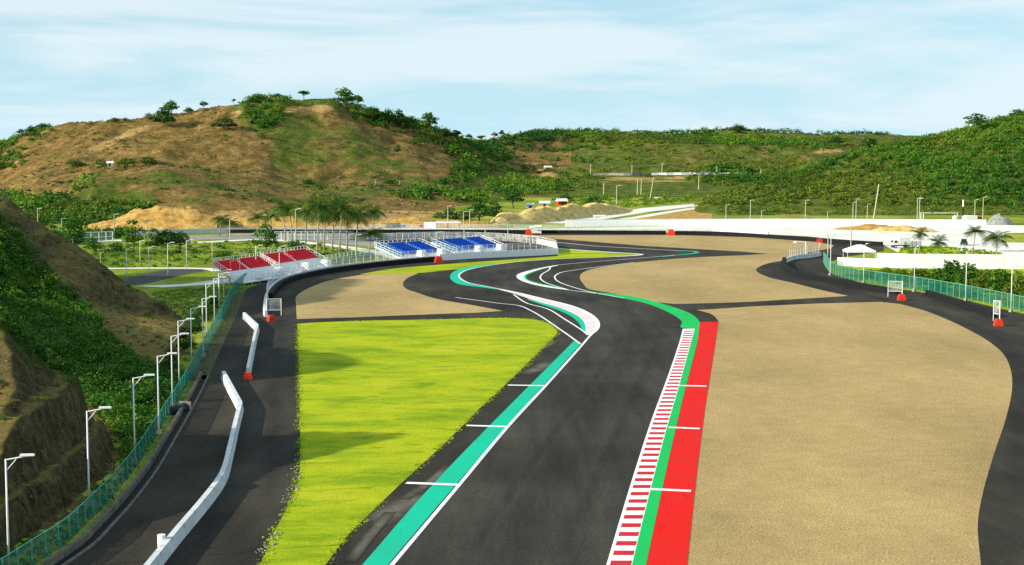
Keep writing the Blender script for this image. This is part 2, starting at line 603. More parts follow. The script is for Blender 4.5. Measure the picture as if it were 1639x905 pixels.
land_left = ext([(107, 905), (193, 829), (264, 733), (304, 639), (333, 586), (362, 513), (374, 484), (402, 460), (450, 443), (520, 431), (600, 420), (700, 414)])
land = W(land_left) + WS([(700, 395), (560, 384), (560, 376), (800, 373), (1074, 374), (1200, 378.5), (1306, 385.5), (1353, 390), (1414, 393.5),
      (1414, 402), (1345, 412), (1318, 424), (1328, 437), (1382, 454), (1463, 466), (1546, 481), (1620, 499), (1760, 530), (1900, 700), (1900, 1010)])
sheet('service_road', land, 0.0, M['runoff'])

gravel_left = W([(475, 511), (474, 490), (474, 476), (482, 468), (503, 457.6), (529, 449), (567, 442), (590, 439), (640, 437.5), (668, 437.5)]) \
    + W([(668.6, 438.5), (653, 445), (645, 454), (651, 463), (668, 468.8), (700, 479), (755, 488.5), (805.5, 498)]) + WS([(760, 501), (700, 503), (560, 508.5)])
sheet('gravel_trap', gravel_left, 0.010, M['gravel'])
gravel_near = W([(1150, 516), (1146, 509), (1136, 502), (1115, 496.5)]) + WS([(1160, 494), (1200, 491), (1300, 486.5), (1409, 483.5)]) \
    + W(ext([(1570, 905), (1565, 840), (1573, 790), (1590, 730), (1610, 670), (1620, 620), (1617, 590), (1605, 566), (1580, 545), (1548, 527), (1521, 514), (1481, 498), (1441, 487)]))[::-1] \
    + W(ext([(1099.6, 905), (1114, 768), (1128, 657), (1143.5, 558)]), step=8)
sheet('gravel_trap', gravel_near, 0.010, M['gravel'])
gravel_mid = W([(1048, 484), (1015, 475.5), (966, 467.5), (943, 463), (934, 455), (928, 445), (933, 436.5), (950, 430.5), (1015, 420.8), (1120, 412), (1200, 408.5), (1225, 407), (1262, 416.5)]) \
    + W([(1262, 416.5), (1235, 420.5), (1216, 427), (1210.7, 434), (1232, 444.6), (1267, 452.7), (1320.5, 466), (1358, 474)]) + WS([(1200, 483.5), (1160, 485), (1081, 487)])
sheet('gravel_trap', gravel_mid, 0.010, M['gravel'])
gravel_far = WS([(800, 377), (1074, 376.5), (1200, 380), (1306, 387.5), (1335, 393), (1330, 398), (1290, 405), (1262, 416), (1225, 406.3), (1180, 402.5), (1125, 399.5), (1030, 394), (929, 385.7), (850, 379.5)])
sheet('gravel_trap', gravel_far, 0.012, M['gravel'])

lawn_left = W(ext([(415, 905), (440, 850), (465, 802), (478, 770), (481, 735), (480, 680), (478.5, 600), (477, 545), (476, 519)]), step=3)
lawn_right = W(ext([(520, 905), (560, 853), (714, 708), (775, 648), (828, 598), (893, 533)]), step=30)
lawn_top = W([(476, 518), (560, 514.6), (700, 511.5), (800, 509.5), (840, 510.3), (866, 514), (884, 522), (893, 533)])
lawn = [p for p in lawn_left] + lawn_top[1:-1] + lawn_right[::-1]
# the turf's edge against the tarmac wanders a little
lawn = [Vector((p.x + 0.22 * noise.noise(Vector((p.y * 0.5, 1, 0))), p.y, 0)) for p in lawn]
sheet('lawn', lawn, 0.020, M['lawn'])
strip_lawn = W([(575, 439.3), (630, 430.5), (700, 424.3), (780, 418.5), (893, 410.3)]) + WS([(893, 399.2), (949, 403), (999, 406.5)]) + WS([(1028, 408)]) \
    + W([(966, 412.3), (893, 415.2), (824, 420), (778, 425.2), (748, 429.5), (710, 433.5), (668, 437.6), (640, 438.8)])
sheet('lawn', strip_lawn, 0.020, M['lawn'])

EL = [(625, 905), (733, 777), (812, 683), (873, 617), (930, 553.5), (944.5, 537), (955, 528), (957.7, 520), (952.8, 510), (936, 498.6), (910, 488.7), (870, 479), (824, 468),
      (778, 459), (752, 454), (738.6, 448), (733.7, 442.6), (737, 437.7), (748.5, 432.3), (778, 426.2), (824, 420), (893, 415), (966, 412.2), (1015, 409.3), (1028, 407.8)]
EL2 = [(1028, 407), (999, 405.2), (949.5, 402), (893.5, 398), (800, 391), (720, 386), (640, 383), (560, 381.5)]
ER = [(970, 905), (1009, 777), (1040.6, 679), (1069.6, 600.7), (1088, 546), (1092.5, 527), (1091, 515), (1081, 506.9), (1058, 494.7), (1032, 485.4), (999, 478), (957, 470.6), (928, 467), (910, 464.7),
      (880, 460.7), (851, 455), (834, 449), (827.6, 443), (831, 439), (841, 435.6), (864, 430), (893.5, 424.8), (949.5, 419.5), (1032, 413), (1080, 408.8)]
ER2 = [(1080, 408.8), (1104, 406.3), (1112, 404.6), (1108, 403), (1090, 402)]
ER3 = [(1090, 402), (1030, 398.6), (949.5, 394), (900, 389), (831, 382.8), (760, 379.5), (680, 378), (560, 377)]
wl = W(ext(EL)) + W(EL2)
wr = W(ext(ER)) + W(ER2, step=1)[1:] + W(ER3)[1:]
sheet('race_track', wl + wr[::-1], 0.030, M['track'])

# painted lines
def line(px, w, z=0.045, m='white', world=None):
    mb = MB()
    ribbon(mb, world or W(px), w, z)
    o = mb.build('painted_line', M[m])
    o['kind'] = 'structure'
    return o
line(None, 0.34, world=offset(W(ext(EL)), -0.1))
line(None, 0.30, world=W(EL2))
line(None, 0.30, world=W(ER[10:] ))
line(ER3, 0.5)
line([(729, 476.7), (765, 481.5), (802, 486.5), (827, 489), (852, 499), (898, 529), (929, 551)], 0.32)
line([(822, 472), (845, 486.5), (875, 494.5), (903, 511), (932.6, 530), (941, 537)], 0.32)
line([(882, 427), (878, 433), (867.5, 439.5), (865, 446), (875, 453.5), (908, 464)], 0.32)
line([(1015, 420.5), (952, 428.5), (903, 435.5), (891, 440), (888, 445.5), (896, 452.5), (924, 462.2), (957, 470.6)], 0.32)
for a, b in (((813, 617.3), (872, 618.3)), ((747, 682), (814, 684)), ((650, 774), (733, 777)), ((1087, 618), (1131, 619)), ((1070, 685), (1120, 687)), ((1041, 784), (1106, 787))):
    line(None, 0.75, 0.056, world=[P(*a), P(*b)])

# rubber on the racing line, dust on the run-off
def soft_ribbon(name, pts, w, z, m, ends=6.0):
    n = len(pts)
    us = (-0.5, -0.25, 0.0, 0.25, 0.5)
    ls = [0.0]
    for a, b in zip(pts, pts[1:]):
        ls.append(ls[-1] + (b - a).length)
    rows = [offset(pts, w * u) for u in us]
    V, A = [], []
    for i in range(n):
        e = min(1.0, ls[i] / ends, (ls[-1] - ls[i]) / ends)
        for r, a in zip(rows, (0, 0.65, 1, 0.65, 0)):
            V.append((r[i].x, r[i].y, z)); A.append(a * e)
    Q = [(i * 5 + j, i * 5 + j + 1, (i + 1) * 5 + j + 1, (i + 1) * 5 + j) for i in range(n - 1) for j in range(4)]
    o = link(name, np_mesh(name, np.array(V), np.array(Q), M[m], {'u': np.array(A)}))
    o['kind'] = 'structure'
RL = W([(770, 1010), (800, 905), (893, 740), (975, 610), (1012, 548), (1014, 518), (985, 496), (920, 478), (860, 466), (800, 454), (781, 446), (792, 438), (830, 431), (900, 421.5), (1000, 413.5), (1060, 408.5)])
soft_ribbon('rubber_marks', RL, 5.5, 0.034, 'rubber', 20)
soft_ribbon('rubber_marks', W([(700, 1010), (745, 905), (850, 745), (940, 625), (985, 560), (1000, 525)]), 1.6, 0.038, 'rubber', 20)
soft_ribbon('rubber_marks', W([(900, 905), (965, 745), (1020, 620), (1050, 550), (1055, 520)]), 1.6, 0.038, 'rubber', 20)
soft_ribbon('rubber_marks', W([(420, 840), (440, 720), (435, 640), (445, 560), (452, 500)]), 2.4, 0.005, 'rubber_road', 15)
soft_ribbon('rubber_marks', W([(1620, 905), (1625, 780), (1632, 660), (1636, 600), (1600, 545), (1500, 500), (1400, 476), (1300, 458), (1240, 440), (1232, 430)]), 3.0, 0.006, 'rubber_road', 15)
for q_, (px_, w_) in enumerate((([(596, 838), (640, 812), (690, 787)], 3.0), ([(645, 800), (690, 770), (720, 745)], 1.2), ([(835, 600), (862, 590), (885, 578)], 2.6), ([(858, 562), (878, 552), (890, 545)], 1.6), ([(560, 900), (590, 860), (625, 820)], 1.0))):
    soft_ribbon('dust_marks', W(px_, step=1), w_, 0.008 + 0.003 * q_, 'dust', 3)

# coloured strips beside the track
def band(name, a, b, m, z):
    mb = MB()
    strip(mb, a, b, z)
    o = mb.build(name, M[m])
    o['kind'] = 'structure'
    return o
band('run_off_strip', W(ext([(621, 905), (730, 776.5), (930, 550.5)]), step=6), W(ext([(580, 905), (692, 777), (920.5, 544.5)]), step=6), 'teal', 0.040)
green_in = W(ext([(1011.5, 905), (1034, 813), (1063, 701), (1090, 607), (1111, 527), (1093, 516)]), step=2)
green_out = W(ext([(1034, 905), (1067, 750.6), (1094, 634), (1116.6, 544.7), (1119, 516)]), step=2)
band('run_off_strip', W(ext([(1011.5, 905), (1034, 813), (1063, 701), (1090, 607), (1112, 527)]), step=3), W(ext([(1034, 905), (1067, 750.6), (1094, 634), (1116.6, 544.7), (1118.7, 527)]), step=3), 'green', 0.040)
band('run_off_strip', W([(1112, 527), (1093, 526), (1091.5, 515.5), (1081.5, 507), (1058, 494.9), (1032, 485.6), (999, 478.3), (957, 470.9), (930, 467.3)], step=1),
     W([(1118.7, 527), (1119, 515), (1107.6, 504), (1088, 495.5), (1058, 486.3), (1015, 475.2), (990, 471.8), (957, 468.8), (930, 466.6)], step=1), 'green', 0.039)
band('run_off_strip', W(ext([(1034.5, 905), (1067.5, 750.6), (1094.5, 634), (1117, 544.7), (1119.5, 516)]), step=4), W(ext([(1099.8, 905), (1114.2, 768), (1128.2, 657), (1143.8, 558), (1150, 516)]), step=4), 'red', 0.036)

# red and white kerb on the right of the straight
k_l = W(ext([(970.5, 905), (1009, 777), (1040.6, 679), (1069.6, 600.7), (1088, 546), (1092.8, 527)]), step=2)
k_r = W(ext([(1011.5, 905), (1034, 813), (1063, 701), (1090, 607), (1112, 527)]), step=2)
band('kerb', k_l, k_r, 'white', 0.042)
def atY(path, y):
    return float(np.interp(y, [p.y for p in path], [p.x for p in path]))
mb = MB()
y = 96.4
while y < 241:
    for a, b in ((y, y + 1.25),):
        xa, xb = atY(k_l, a), atY(k_r, a)
        xc, xd = atY(k_l, b), atY(k_r, b)
        mb.quad((xa + (xb - xa) * 0.14, a, 0.047), (xb - (xb - xa) * 0.03, a, 0.047), (xd - (xd - xc) * 0.03, b, 0.047), (xc + (xd - xc) * 0.14, b, 0.047))
    y += 2.68
mb.build('kerb', M['kerb_red'])['kind'] = 'structure'

# kerb and teal strip at the left apex
ko = W([(800, 463.5), (824, 468), (870, 479), (910, 488.7), (936, 498.6), (952.8, 510), (957.7, 520), (954, 529), (944.5, 537.5)], step=1)
ki = W([(800, 464.3), (822, 470.4), (860, 483), (895, 493), (919, 503), (931, 511.5), (936.5, 520), (937.5, 529), (938.5, 535.5)], step=1)
band('kerb', ko, ki, 'white', 0.042)
def rs2(p, n):
    ls = [0.0]
    for q, r in zip(p, p[1:]):
        ls.append(ls[-1] + (r - q).length)
    t = np.linspace(0, ls[-1], n)
    return [Vector((float(np.interp(v, ls, [q.x for q in p])), float(np.interp(v, ls, [q.y for q in p])), 0)) for v in t]
mb = MB()
A, B = rs2(ko, 170), rs2(ki, 170)
for i in range(8, 166, 4):
    a, b, c, d = A[i].lerp(B[i], 0.15), B[i].lerp(A[i], 0.05), B[i + 1].lerp(A[i + 1], 0.05), A[i + 1].lerp(B[i + 1], 0.15)
    mb.quad(*[(q.x, q.y, 0.047) for q in (a, d, c, b)])
mb.build('kerb', M['kerb_red'])['kind'] = 'structure'
band('run_off_strip', W([(845, 478.5), (860, 483.2), (895, 493.2), (919, 503.2), (931, 511.7), (936.5, 520), (937.5, 529), (938, 534)], step=1),
     W([(844, 480), (858, 485), (889, 495.5), (909, 504), (921, 512), (928, 520), (931.5, 528), (934, 532)], step=1), 'teal', 0.040)
band('run_off_strip', W([(800, 422.6), (778, 425.8), (748.5, 432), (737, 437.5), (733.5, 442.6), (738.4, 448), (752, 454.2), (778, 459.2), (800, 463.6)], step=1),
     W([(800, 421.9), (775, 424.6), (742, 429.6), (727, 435), (720.5, 442), (724, 450), (738, 456.3), (770, 460.3), (800, 464.6)], step=1), 'teal', 0.040)
band('kerb', W([(893, 424.9), (864, 430), (841, 435.6), (831, 439), (827.6, 443), (834, 449), (851, 455), (880, 460.7), (910, 464.6)], step=1),
     W([(893, 425.6), (866, 431.2), (849, 436.5), (841, 440), (838.5, 444), (843, 449), (859, 454.4), (885, 459.7), (910, 463.9)], step=1), 'white', 0.042)
band('run_off_strip', W([(866, 431.2), (849, 436.5), (841, 440), (838.5, 444), (843, 449), (859, 454.4), (885, 459.7), (908, 463.6)], step=1),
     W([(866, 432), (852, 437.2), (844.5, 440.5), (842.5, 444.3), (847, 448.8), (862, 453.8), (887, 458.7), (905, 462.4)], step=1), 'green', 0.040)
band('run_off_strip', W([(1060, 411), (1085, 408.4), (1104, 406.3), (1112, 404.6), (1108, 403), (1090, 402)], step=0.5),
     W([(1060, 411.6), (1088, 408.8), (1110, 406.8), (1119, 404.8), (1112, 402.4), (1090, 401.4)], step=0.5), 'teal', 0.040)
line([(893.5, 398.6), (949.5, 402.6), (999, 405.8), (1028, 407.6), (1015, 409.6), (985, 411.2)], 1.0, 0.048)

# roads, paths and yards beyond the fences
def pave(name, px, m, z=-0.02, smooth_=True):
    return sheet(name, WS(px), z, M[m])
def path(name, px, w, m, z=-0.02):
    mb = MB()
    ribbon(mb, W(px, step=6), w, z)
    o = mb.build(name, M[m])
    o['kind'] = 'structure'
path('footpath', [(120, 432), (165, 430), (250, 429.3), (330, 430), (350, 434)], 3.2, 'pale_road')
pave('footpath', [(216, 458), (290, 455), (335, 449.5), (378, 444), (404, 446), (378, 452.5), (330, 456), (260, 460)], 'pale_road')
path('access_road', [(190, 455), (222, 449), (255, 441), (300, 432)], 9, 'farroad', -0.03)
path('footpath', [(60, 390), (140, 388), (200, 384)], 6, 'pale_road')
path('footpath', [(280, 390), (350, 386.5), (410, 383.5), (440, 384.5), (476, 387), (554, 396), (620, 408), (650, 415)], 5, 'pale_road')
pave('paved_yard', [(250, 383), (300, 377), (430, 374), (610, 374), (800, 374), (800, 378), (680, 380), (610, 396), (560, 392), (480, 384)], 'concrete', -0.03)
pave('paved_yard', [(560, 373.5), (800, 371), (1140, 372), (1290, 378), (1414, 392), (1445, 408), (1760, 411), (1760, 362), (1300, 361), (1100, 362), (800, 367)], 'pale_road', -0.03)
pave('verge', [(1436, 405.5), (1442, 397), (1475, 393.5), (1528, 395.5), (1534, 402), (1604, 404), (1604, 410), (1436, 410)], 'lawn', -0.01)
pave('verge', [(1608, 373), (1760, 373), (1760, 391), (1606, 388)], 'meadow', -0.01)
pave('verge', [(1330, 440), (1340, 424), (1404, 427), (1660, 428), (1760, 430), (1760, 535), (1640, 502), (1546, 480.5), (1463, 466), (1382, 454)], 'lawn', -0.01)
pave('access_road', [(868, 357), (876, 353), (952, 345.5), (1029, 333), (1123, 325.5), (1135, 328), (1040, 339), (960, 352), (900, 358)], 'pale_road', -0.02)
path('access_road', [(950, 357), (1020, 348), (1080, 338), (1130, 331)], 5, 'pale_road', -0.025)
pave('verge', [(950, 357.5), (1020, 348), (1120, 334), (1140, 330), (1140, 356), (1040, 358.5)], 'earth', -0.03)

# drain beside the left service road
FENCE_L = W(ext([(60, 903), (105, 873), (139, 840), (172, 806), (213, 756), (245, 707), (272, 664), (300, 616), (335, 548), (358, 505), (369, 480), (377, 467), (402, 449), (437, 440.5), (478, 434.5), (540, 425.5), (600, 417.5)], 1010), step=2)
near = [p for p in FENCE_L if p.y < 196]
mb = MB(); ribbon(mb, offset(near, -1.55), 0.8, 0.012); mb.build('drain', M['tyre'])['kind'] = 'structure'
mb = MB(); mb.wall(offset(near, -1.1), 0.32, -0.3, 0.55); mb.build('drain', M['old_concrete'])['kind'] = 'structure'
mb = MB(); mb.wall(offset(near, -2.05), 0.22, -0.3, 0.14); mb.build('drain', M['old_concrete'])['kind'] = 'structure'
far_ = [p for p in FENCE_L if 190 < p.y < 300]
mb = MB(); ribbon(mb, offset(far_, -1.0), 2.2, 0.012); mb.build('verge', M['dirt'])['kind'] = 'structure'

# ------------------------------------------------------------------ hills
def fbm(x, y, s, o=5, seed=0.0):
    return noise.fractal(Vector((x * s + seed, y * s - seed, seed)), 0.9, 2.1, o)

def interp(t, x):
    return float(np.interp(x, [a for a, b in t], [b for a, b in t]))

class Hill:
    """a terrain sheet whose profile is set at a few distances in each direction of view"""
    def __init__(s, x0, x1, dx, layers, d0, d1, dd, amp, seed, rough=1.0):
        s.xs = np.arange(x0, x1 + dx, dx)
        s.ds = np.arange(d0, d1 + dd, dd)
        s.Z = np.zeros((len(s.xs), len(s.ds)))
        s.X = np.zeros_like(s.Z)
        for i, x in enumerate(s.xs):
            Ds, Zs = layers(x)
            m = np.zeros(len(Ds))
            for j in range(1, len(Ds) - 1):
                a = (Zs[j] - Zs[j - 1]) / (Ds[j] - Ds[j - 1])
                b = (Zs[j + 1] - Zs[j]) / (Ds[j + 1] - Ds[j])
                m[j] = 0 if a * b <= 0 else 2 * a * b / (a + b)
            for j, d in enumerate(s.ds):
                q = min(max(np.searchsorted(Ds, d) - 1, 0), len(Ds) - 2)
                h = Ds[q + 1] - Ds[q]
                t = min(max((d - Ds[q]) / h, 0), 1)
                z = (Zs[q] * (2 * t**3 - 3 * t**2 + 1) + m[q] * h * (t**3 - 2 * t**2 + t) + Zs[q + 1] * (-2 * t**3 + 3 * t**2) + m[q + 1] * h * (t**3 - t**2))
                wx = (x - CX) / F * d
                k = min(max(z / 8.0, 0), 1)
                z += amp * k * (fbm(wx, d, 0.016, 5, seed) + 0.8 * fbm(wx * 1.0, d * 0.35, 0.05, 4, seed + 9))
                s.Z[i, j] = z
                s.X[i, j] = wx
    def z(s, x, d):
        i = min(max((x - s.xs[0]) / (s.xs[1] - s.xs[0]), 0), len(s.xs) - 1.001)
        j = min(max((d - s.ds[0]) / (s.ds[1] - s.ds[0]), 0), len(s.ds) - 1.001)
        a, b = int(i), int(j)
        u, v = i - a, j - b
        Z = s.Z
        return Z[a, b] * (1 - u) * (1 - v) + Z[a + 1, b] * u * (1 - v) + Z[a, b + 1] * (1 - u) * v + Z[a + 1, b + 1] * u * v
    def point(s, x, d):
        return Vector(((x - CX) / F * d, d, s.z(x, d)))
    def hit(s, x, y):
        """first ground point seen at pixel (x, y)"""
        for d in np.arange(s.ds[0], s.ds[-1], 2.0):
            p = s.point(x, d)
            if p.z < -0.5:
                continue
            if proj(p)[1] <= y:
                return p
        return None
    def crest(s, x):
        best = None
        for d in s.ds:
            p = s.point(x, d)
            yy = proj(p)[1]
            if best is None or yy < best[0]:
                best = (yy, p)
        return best[1]
    def verts(s):
        n, m = s.Z.shape
        V = np.stack([s.X, np.broadcast_to(s.ds, (n, m)), s.Z], 2).reshape(-1, 3)
        a = (np.arange(n - 1)[:, None] * m + np.arange(m - 1)[None]).reshape(-1)
        return V, np.stack([a, a + m, a + m + 1, a + 1], 1)

def hillmat(name, dry, green, earth):
    k = NT(name)
    n1 = k.noise(0.035, 7, 0.65)
    n2 = k.noise(0.16, 6, 0.7, (1, 0.5, 1))
    d = k.ramp(n2, dry)
    gcol = k.ramp(n2, green)
    v = k.node('ShaderNodeMath', operation='ADD')
    k.link(k.attr('veg'), v.inputs[0])
    sc_ = k.node('ShaderNodeMath', operation='MULTIPLY_ADD')
    sc_.inputs[1].default_value = 1.3
    sc_.inputs[2].default_value = -0.65
    k.link(n1, sc_.inputs[0])
    k.link(sc_.outputs[0], v.inputs[1])
    f = k.ramp(v.outputs[0], [(0.42, 0.0), (0.60, 1.0)])
    c = k.mix(f, d, gcol)
    e = k.ramp(n2, earth)
    b = k.node('ShaderNodeMath', operation='ADD')
    k.link(k.attr('bare'), b.inputs[0])
    k.link(sc_.outputs[0], b.inputs[1])
    c = k.mix(k.ramp(b.outputs[0], [(0.46, 0.0), (0.56, 1.0)]), c, e)
    c = k.mix(1.0, c, k.ramp(k.noise(0.8, 4, 0.7), [(0.3, 0.62), (0.65, 1.12)]), 'MULTIPLY')
    k.bump(k.noise(0.35, 6, 0.75), 0.8, 1.6)
    return k.done(c, 0.95, 0.05)
DRY = [(0.32, (0.075, 0.062, 0.017)), (0.46, (0.185, 0.118, 0.034)), (0.56, (0.27, 0.165, 0.049)), (0.70, (0.46, 0.295, 0.095))]
GRN = [(0.30, (0.035, 0.068, 0.009)), (0.50, (0.095, 0.130, 0.016)), (0.70, (0.21, 0.215, 0.035))]
ERT = [(0.30, (0.26, 0.15, 0.05)), (0.50, (0.44, 0.27, 0.09)), (0.70, (0.60, 0.42, 0.18))]
M['hill'] = hillmat('hill_ground', DRY, GRN, ERT)

CREST = [(-400, 262), (-200, 262), (-60, 250), (0, 240), (40, 217), (80, 206), (130, 199), (200, 195), (265, 188), (330, 176), (400, 164), (450, 158), (530, 163), (560, 173), (620, 192), (690, 210), (720, 219), (745, 224),
         (800, 217), (830, 217), (900, 217), (950, 214), (1000, 215), (1050, 220), (1100, 219), (1180, 212), (1230, 215), (1300, 218), (1355, 219), (1420, 221), (1600, 230), (1900, 240)]
CRESTD = [(-400, 900), (300, 960), (560, 1000), (690, 1050), (760, 1130), (850, 1300), (1400, 1420), (1900, 1420)]
HUMP = [(-400, 330), (-60, 325), (0, 312), (60, 287), (150, 272), (260, 264), (330, 271), (420, 286), (480, 299), (600, 301), (700, 308), (780, 318), (830, 330)]
def far_layers(x):
    cd, cy = interp(CRESTD, x), interp(CREST, x)
    if x < 780:
        base = 585 + max(0, (x - 500)) * 0.2
        hz = ZD(interp(HUMP, x), 730)
        hy = interp(HUMP, x)
        k_ = min(max((x - 500) / 280, 0), 1)
        lo = ZD(min(hy + 26, 336), 625 + 25 * k_)
        lo2 = ZD(347 - 4 * k_, 562)
        D = [450, 512 + 60 * k_, 562 + 45 * k_, 630 + 25 * k_, 730, 775, (775 + cd) / 2, cd, cd + 200, 1900]
        cz = ZD(cy - 1.5, cd)
        mid = hz + (cz - hz) * 0.46
        Z = [-2, -0.8, max(lo2, 0.6) if x < 600 else 0.6, lo, hz, hz - 1.6, mid, cz, cz - 18, -3]
    else:
        D = [450, 700, 860, 985, 1003, 1080, 1200, cd, cd + 250, 1900]
        cz = ZD(cy - 3, cd)
        Z = [-2, -1.0, ZD(299, 860) * 0.8, ZD(284, 985), ZD(278, 1003), ZD(262, 1080), ZD(238, 1200), cz, cz - 15, -3]
    return D, Z
FAR = Hill(-420, 1900, 8, lambda x: far_layers(x), 505, 1700, 7, 2.6, 3.1)
# ease the profiles across the seam between the brown hill and the green ridge
i0, i1 = [int((v - FAR.xs[0]) / 8) for v in (690, 880)]
Zs = FAR.Z.copy()
for i in range(i0, i1):
    w = slice(max(0, i - 7), i + 8)
    FAR.Z[i] = Zs[w].mean(0)

RC = [(1040, 352), (1100, 340), (1125, 324), (1145, 314), (1180, 303), (1250, 285), (1340, 255), (1400, 241), (1450, 228), (1520, 215), (1560, 205), (1600, 191), (1639, 183), (1700, 170), (1900, 140), (2100, 130)]
RD = [(1040, 640), (1250, 690), (1400, 740), (1639, 800), (2100, 860)]
def right_layers(x):
    cd, cy = interp(RD, x), interp(RC, x)
    cz = max(ZD(cy, cd), -1)
    gz = ZD(314, 632) if x > 1180 else ZD(314, 632) * max(0, (x - 1080)) / 100
    gz = min(gz, max(cz * 0.5, -0.5))
    return [450, 575, 600, 632, cd - (cd - 632) * 0.45, cd, cd + 120, 1300], [-2, -1, 0.4 if x > 1150 else -0.6, gz, gz + (cz - gz) * 0.55, cz, cz - 12, -4]
RIGHT = Hill(1040, 2100, 7, right_layers, 575, 1100, 6, 1.5, 12.7)

def zone(V, polys, soft=0.0):
    px, py = projN(V)
    w = np.zeros(len(V))
    for poly, val in polys:
        w[inpoly(px, py, poly)] = val
    return w
def blur(w, shape, n=2):
    w = w.reshape(shape)
    for _ in range(n):
        p = np.pad(w, 1, mode='edge')
        w = (p[1:-1, 1:-1] * 2 + p[:-2, 1:-1] + p[2:, 1:-1] + p[1:-1, :-2] + p[1:-1, 2:]) / 6
    return w.reshape(-1)

V, Q = FAR.verts()
veg = zone(V, [([(-500, 0), (2000, 0), (2000, 400), (-500, 400)], 0.30),
               ([(735, 180), (1950, 180), (1950, 400), (735, 400)], 0.62),
               ([(428, 215), (470, 178), (540, 190), (640, 250), (740, 300), (480, 310), (430, 290)], 0.56),
               ([(820, 232), (910, 225), (920, 260), (860, 282), (810, 262)], 0.36),
               ([(900, 276), (1200, 276), (1200, 340), (900, 340)], 0.85),
               ([(380, 155), (560, 150), (560, 172), (470, 170), (430, 210), (380, 200)], 0.8),
               ([(120, 280), (330, 270), (430, 290), (700, 300), (700, 325), (330, 325), (120, 320)], 0.50),
               ([(-200, 310), (250, 316), (250, 350), (-200, 400)], 0.9)])
bare = zone(V, [([(130, 240), (205, 205), (250, 195), (240, 205), (160, 245)], 0.62), ([(330, 185), (400, 175), (390, 185), (310, 200)], 0.52), ([(340, 338), (700, 336), (800, 345), (800, 366), (340, 366)], 0.62),
                ([(460, 168), (530, 166), (540, 180), (440, 185)], 0.5), ([(860, 268), (890, 270), (895, 285), (860, 284)], 0.62), ([(955, 282), (1185, 281), (1185, 291), (955, 293)], 0.55), ([(1300, 238), (1350, 238), (1350, 246), (1300, 246)], 0.7)])
me = np_mesh('hill', V, Q, M['hill'], {'veg': blur(veg, FAR.Z.shape), 'bare': blur(bare, FAR.Z.shape, 1)}, True)
link('hill', me)['kind'] = 'structure'
V, Q = RIGHT.verts()
veg = zone(V, [([(0, 0), (2600, 0), (2600, 500), (0, 500)], 1.2)])
bare = zone(V, [([(1240, 342), (1300, 340), (1300, 356), (1225, 356)], 0.55)])
me = np_mesh('hill', V, Q, M['hill'], {'veg': veg, 'bare': blur(bare, RIGHT.Z.shape, 1)}, True)
link('hill', me)['kind'] = 'structure'

# near hill on the left: a benched rock cut, a green gully, a bare spur behind it
FX = [(40, -33.8), (109, -33.3), (127, -32.9), (139, -33.7), (153, -35.2), (168, -36.8), (187, -39), (215, -42), (240, -45.5), (292, -52.5), (330, -58)]
def near_h(X, Y):
    fx = interp(FX, Y) - 2.2
    d = fx - X
    if d <= 0:
        return -0.4
    n = fbm(X, Y, 0.09, 5, 4.0)
    n2 = fbm(X, Y, 0.32, 4, 8.0)
    # rock cut with two benches, ending at Y ~ 146
    e = min(d - 1.0 + 0.5 * n, (149.5 - Y) * 1.5 - max(0, 5 - d) * 0.8 + 1.4 * n)
    prof = [(-9, -0.5), (0, 0), (0.9, 2.7), (2.1, 2.9), (3.2, 7.2), (5.0, 7.5), (8.8, 13), (20, 20), (60, 36), (110, 44)]
    h1 = float(np.interp(e, [a for a, b in prof], [b for a, b in prof])) + 0.35 * n2 + 0.34 * fbm(X, Y, 0.9, 4, 2.0)
    h1 = min(h1, float(np.interp(Y, [90, 115, 126, 132, 138, 144], [2.5, 4.5, 7.8, 8.6, 12, 15])) + 0.4 * n)
    # gully slope, plus an out-of-view hump added to shade the road and lawn
    hg = 0.22 * d + 0.6 * n - 0.4 + max(0, d - 27) * (0.10 + 0.85 * math.exp(-((Y - 183) / 16) ** 2))
    # spur
    s = -51.5 - X + 1.5 * n
    ry = 252 + 0.30 * max(0, min(s, 60))
    ridge = 0.58 * s if s < 42 else 24.4 + 0.42 * (s - 42)
    dy = Y - ry
    h2 = ridge - (0.30 * -dy if dy < 0 else 0.75 * dy) + 0.5 * n + 0.2 * n2
    if Y > ry:
        hg = min(hg, h2)
    h = max(h1, h2)
    if Y < 262:
        h = max(h, min(hg, 27))
    lim = 2.4 * d - 0.2
    return min(h, lim) if h > lim else h
nx, ny = np.arange(-190, -33, 0.9), np.arange(60, 330, 0.9)
ny = np.concatenate([np.arange(60, 104, 2.0), np.arange(104, 152, 0.5), np.arange(152, 330, 0.9)])
nx = np.concatenate([np.arange(-190, -90, 3.0), np.arange(-90, -60, 0.9), np.arange(-60, -33, 0.45)])
Z = np.array([[near_h(x, y) for y in ny] for x in nx])
n, m = Z.shape
V = np.stack([np.broadcast_to(nx[:, None], (n, m)), np.broadcast_to(ny, (n, m)), Z], 2).reshape(-1, 3)
a = (np.arange(n - 1)[:, None] * m + np.arange(m - 1)[None]).reshape(-1)
k = NT('cut_slope')
geo = k.node('ShaderNodeNewGeometry')
sx = k.node('ShaderNodeSeparateXYZ')
k.link(geo.outputs['Normal'], sx.inputs[0])
rock = k.ramp(k.noise(0.9, 9, 0.78, (1, 1, 0.7), 0.6), [(0.34, (0.030, 0.024, 0.011)), (0.48, (0.105, 0.083, 0.038)), (0.58, (0.18, 0.140, 0.066)), (0.72, (0.34, 0.27, 0.15))])
dry = k.ramp(k.noise(0.8, 6, 0.7), [(0.3, (0.16, 0.12, 0.03)), (0.7, (0.46, 0.34, 0.11))])
c = k.mix(k.ramp(sx.outputs['Z'], [(0.80, 0.0), (0.96, 0.85)]), rock, dry)
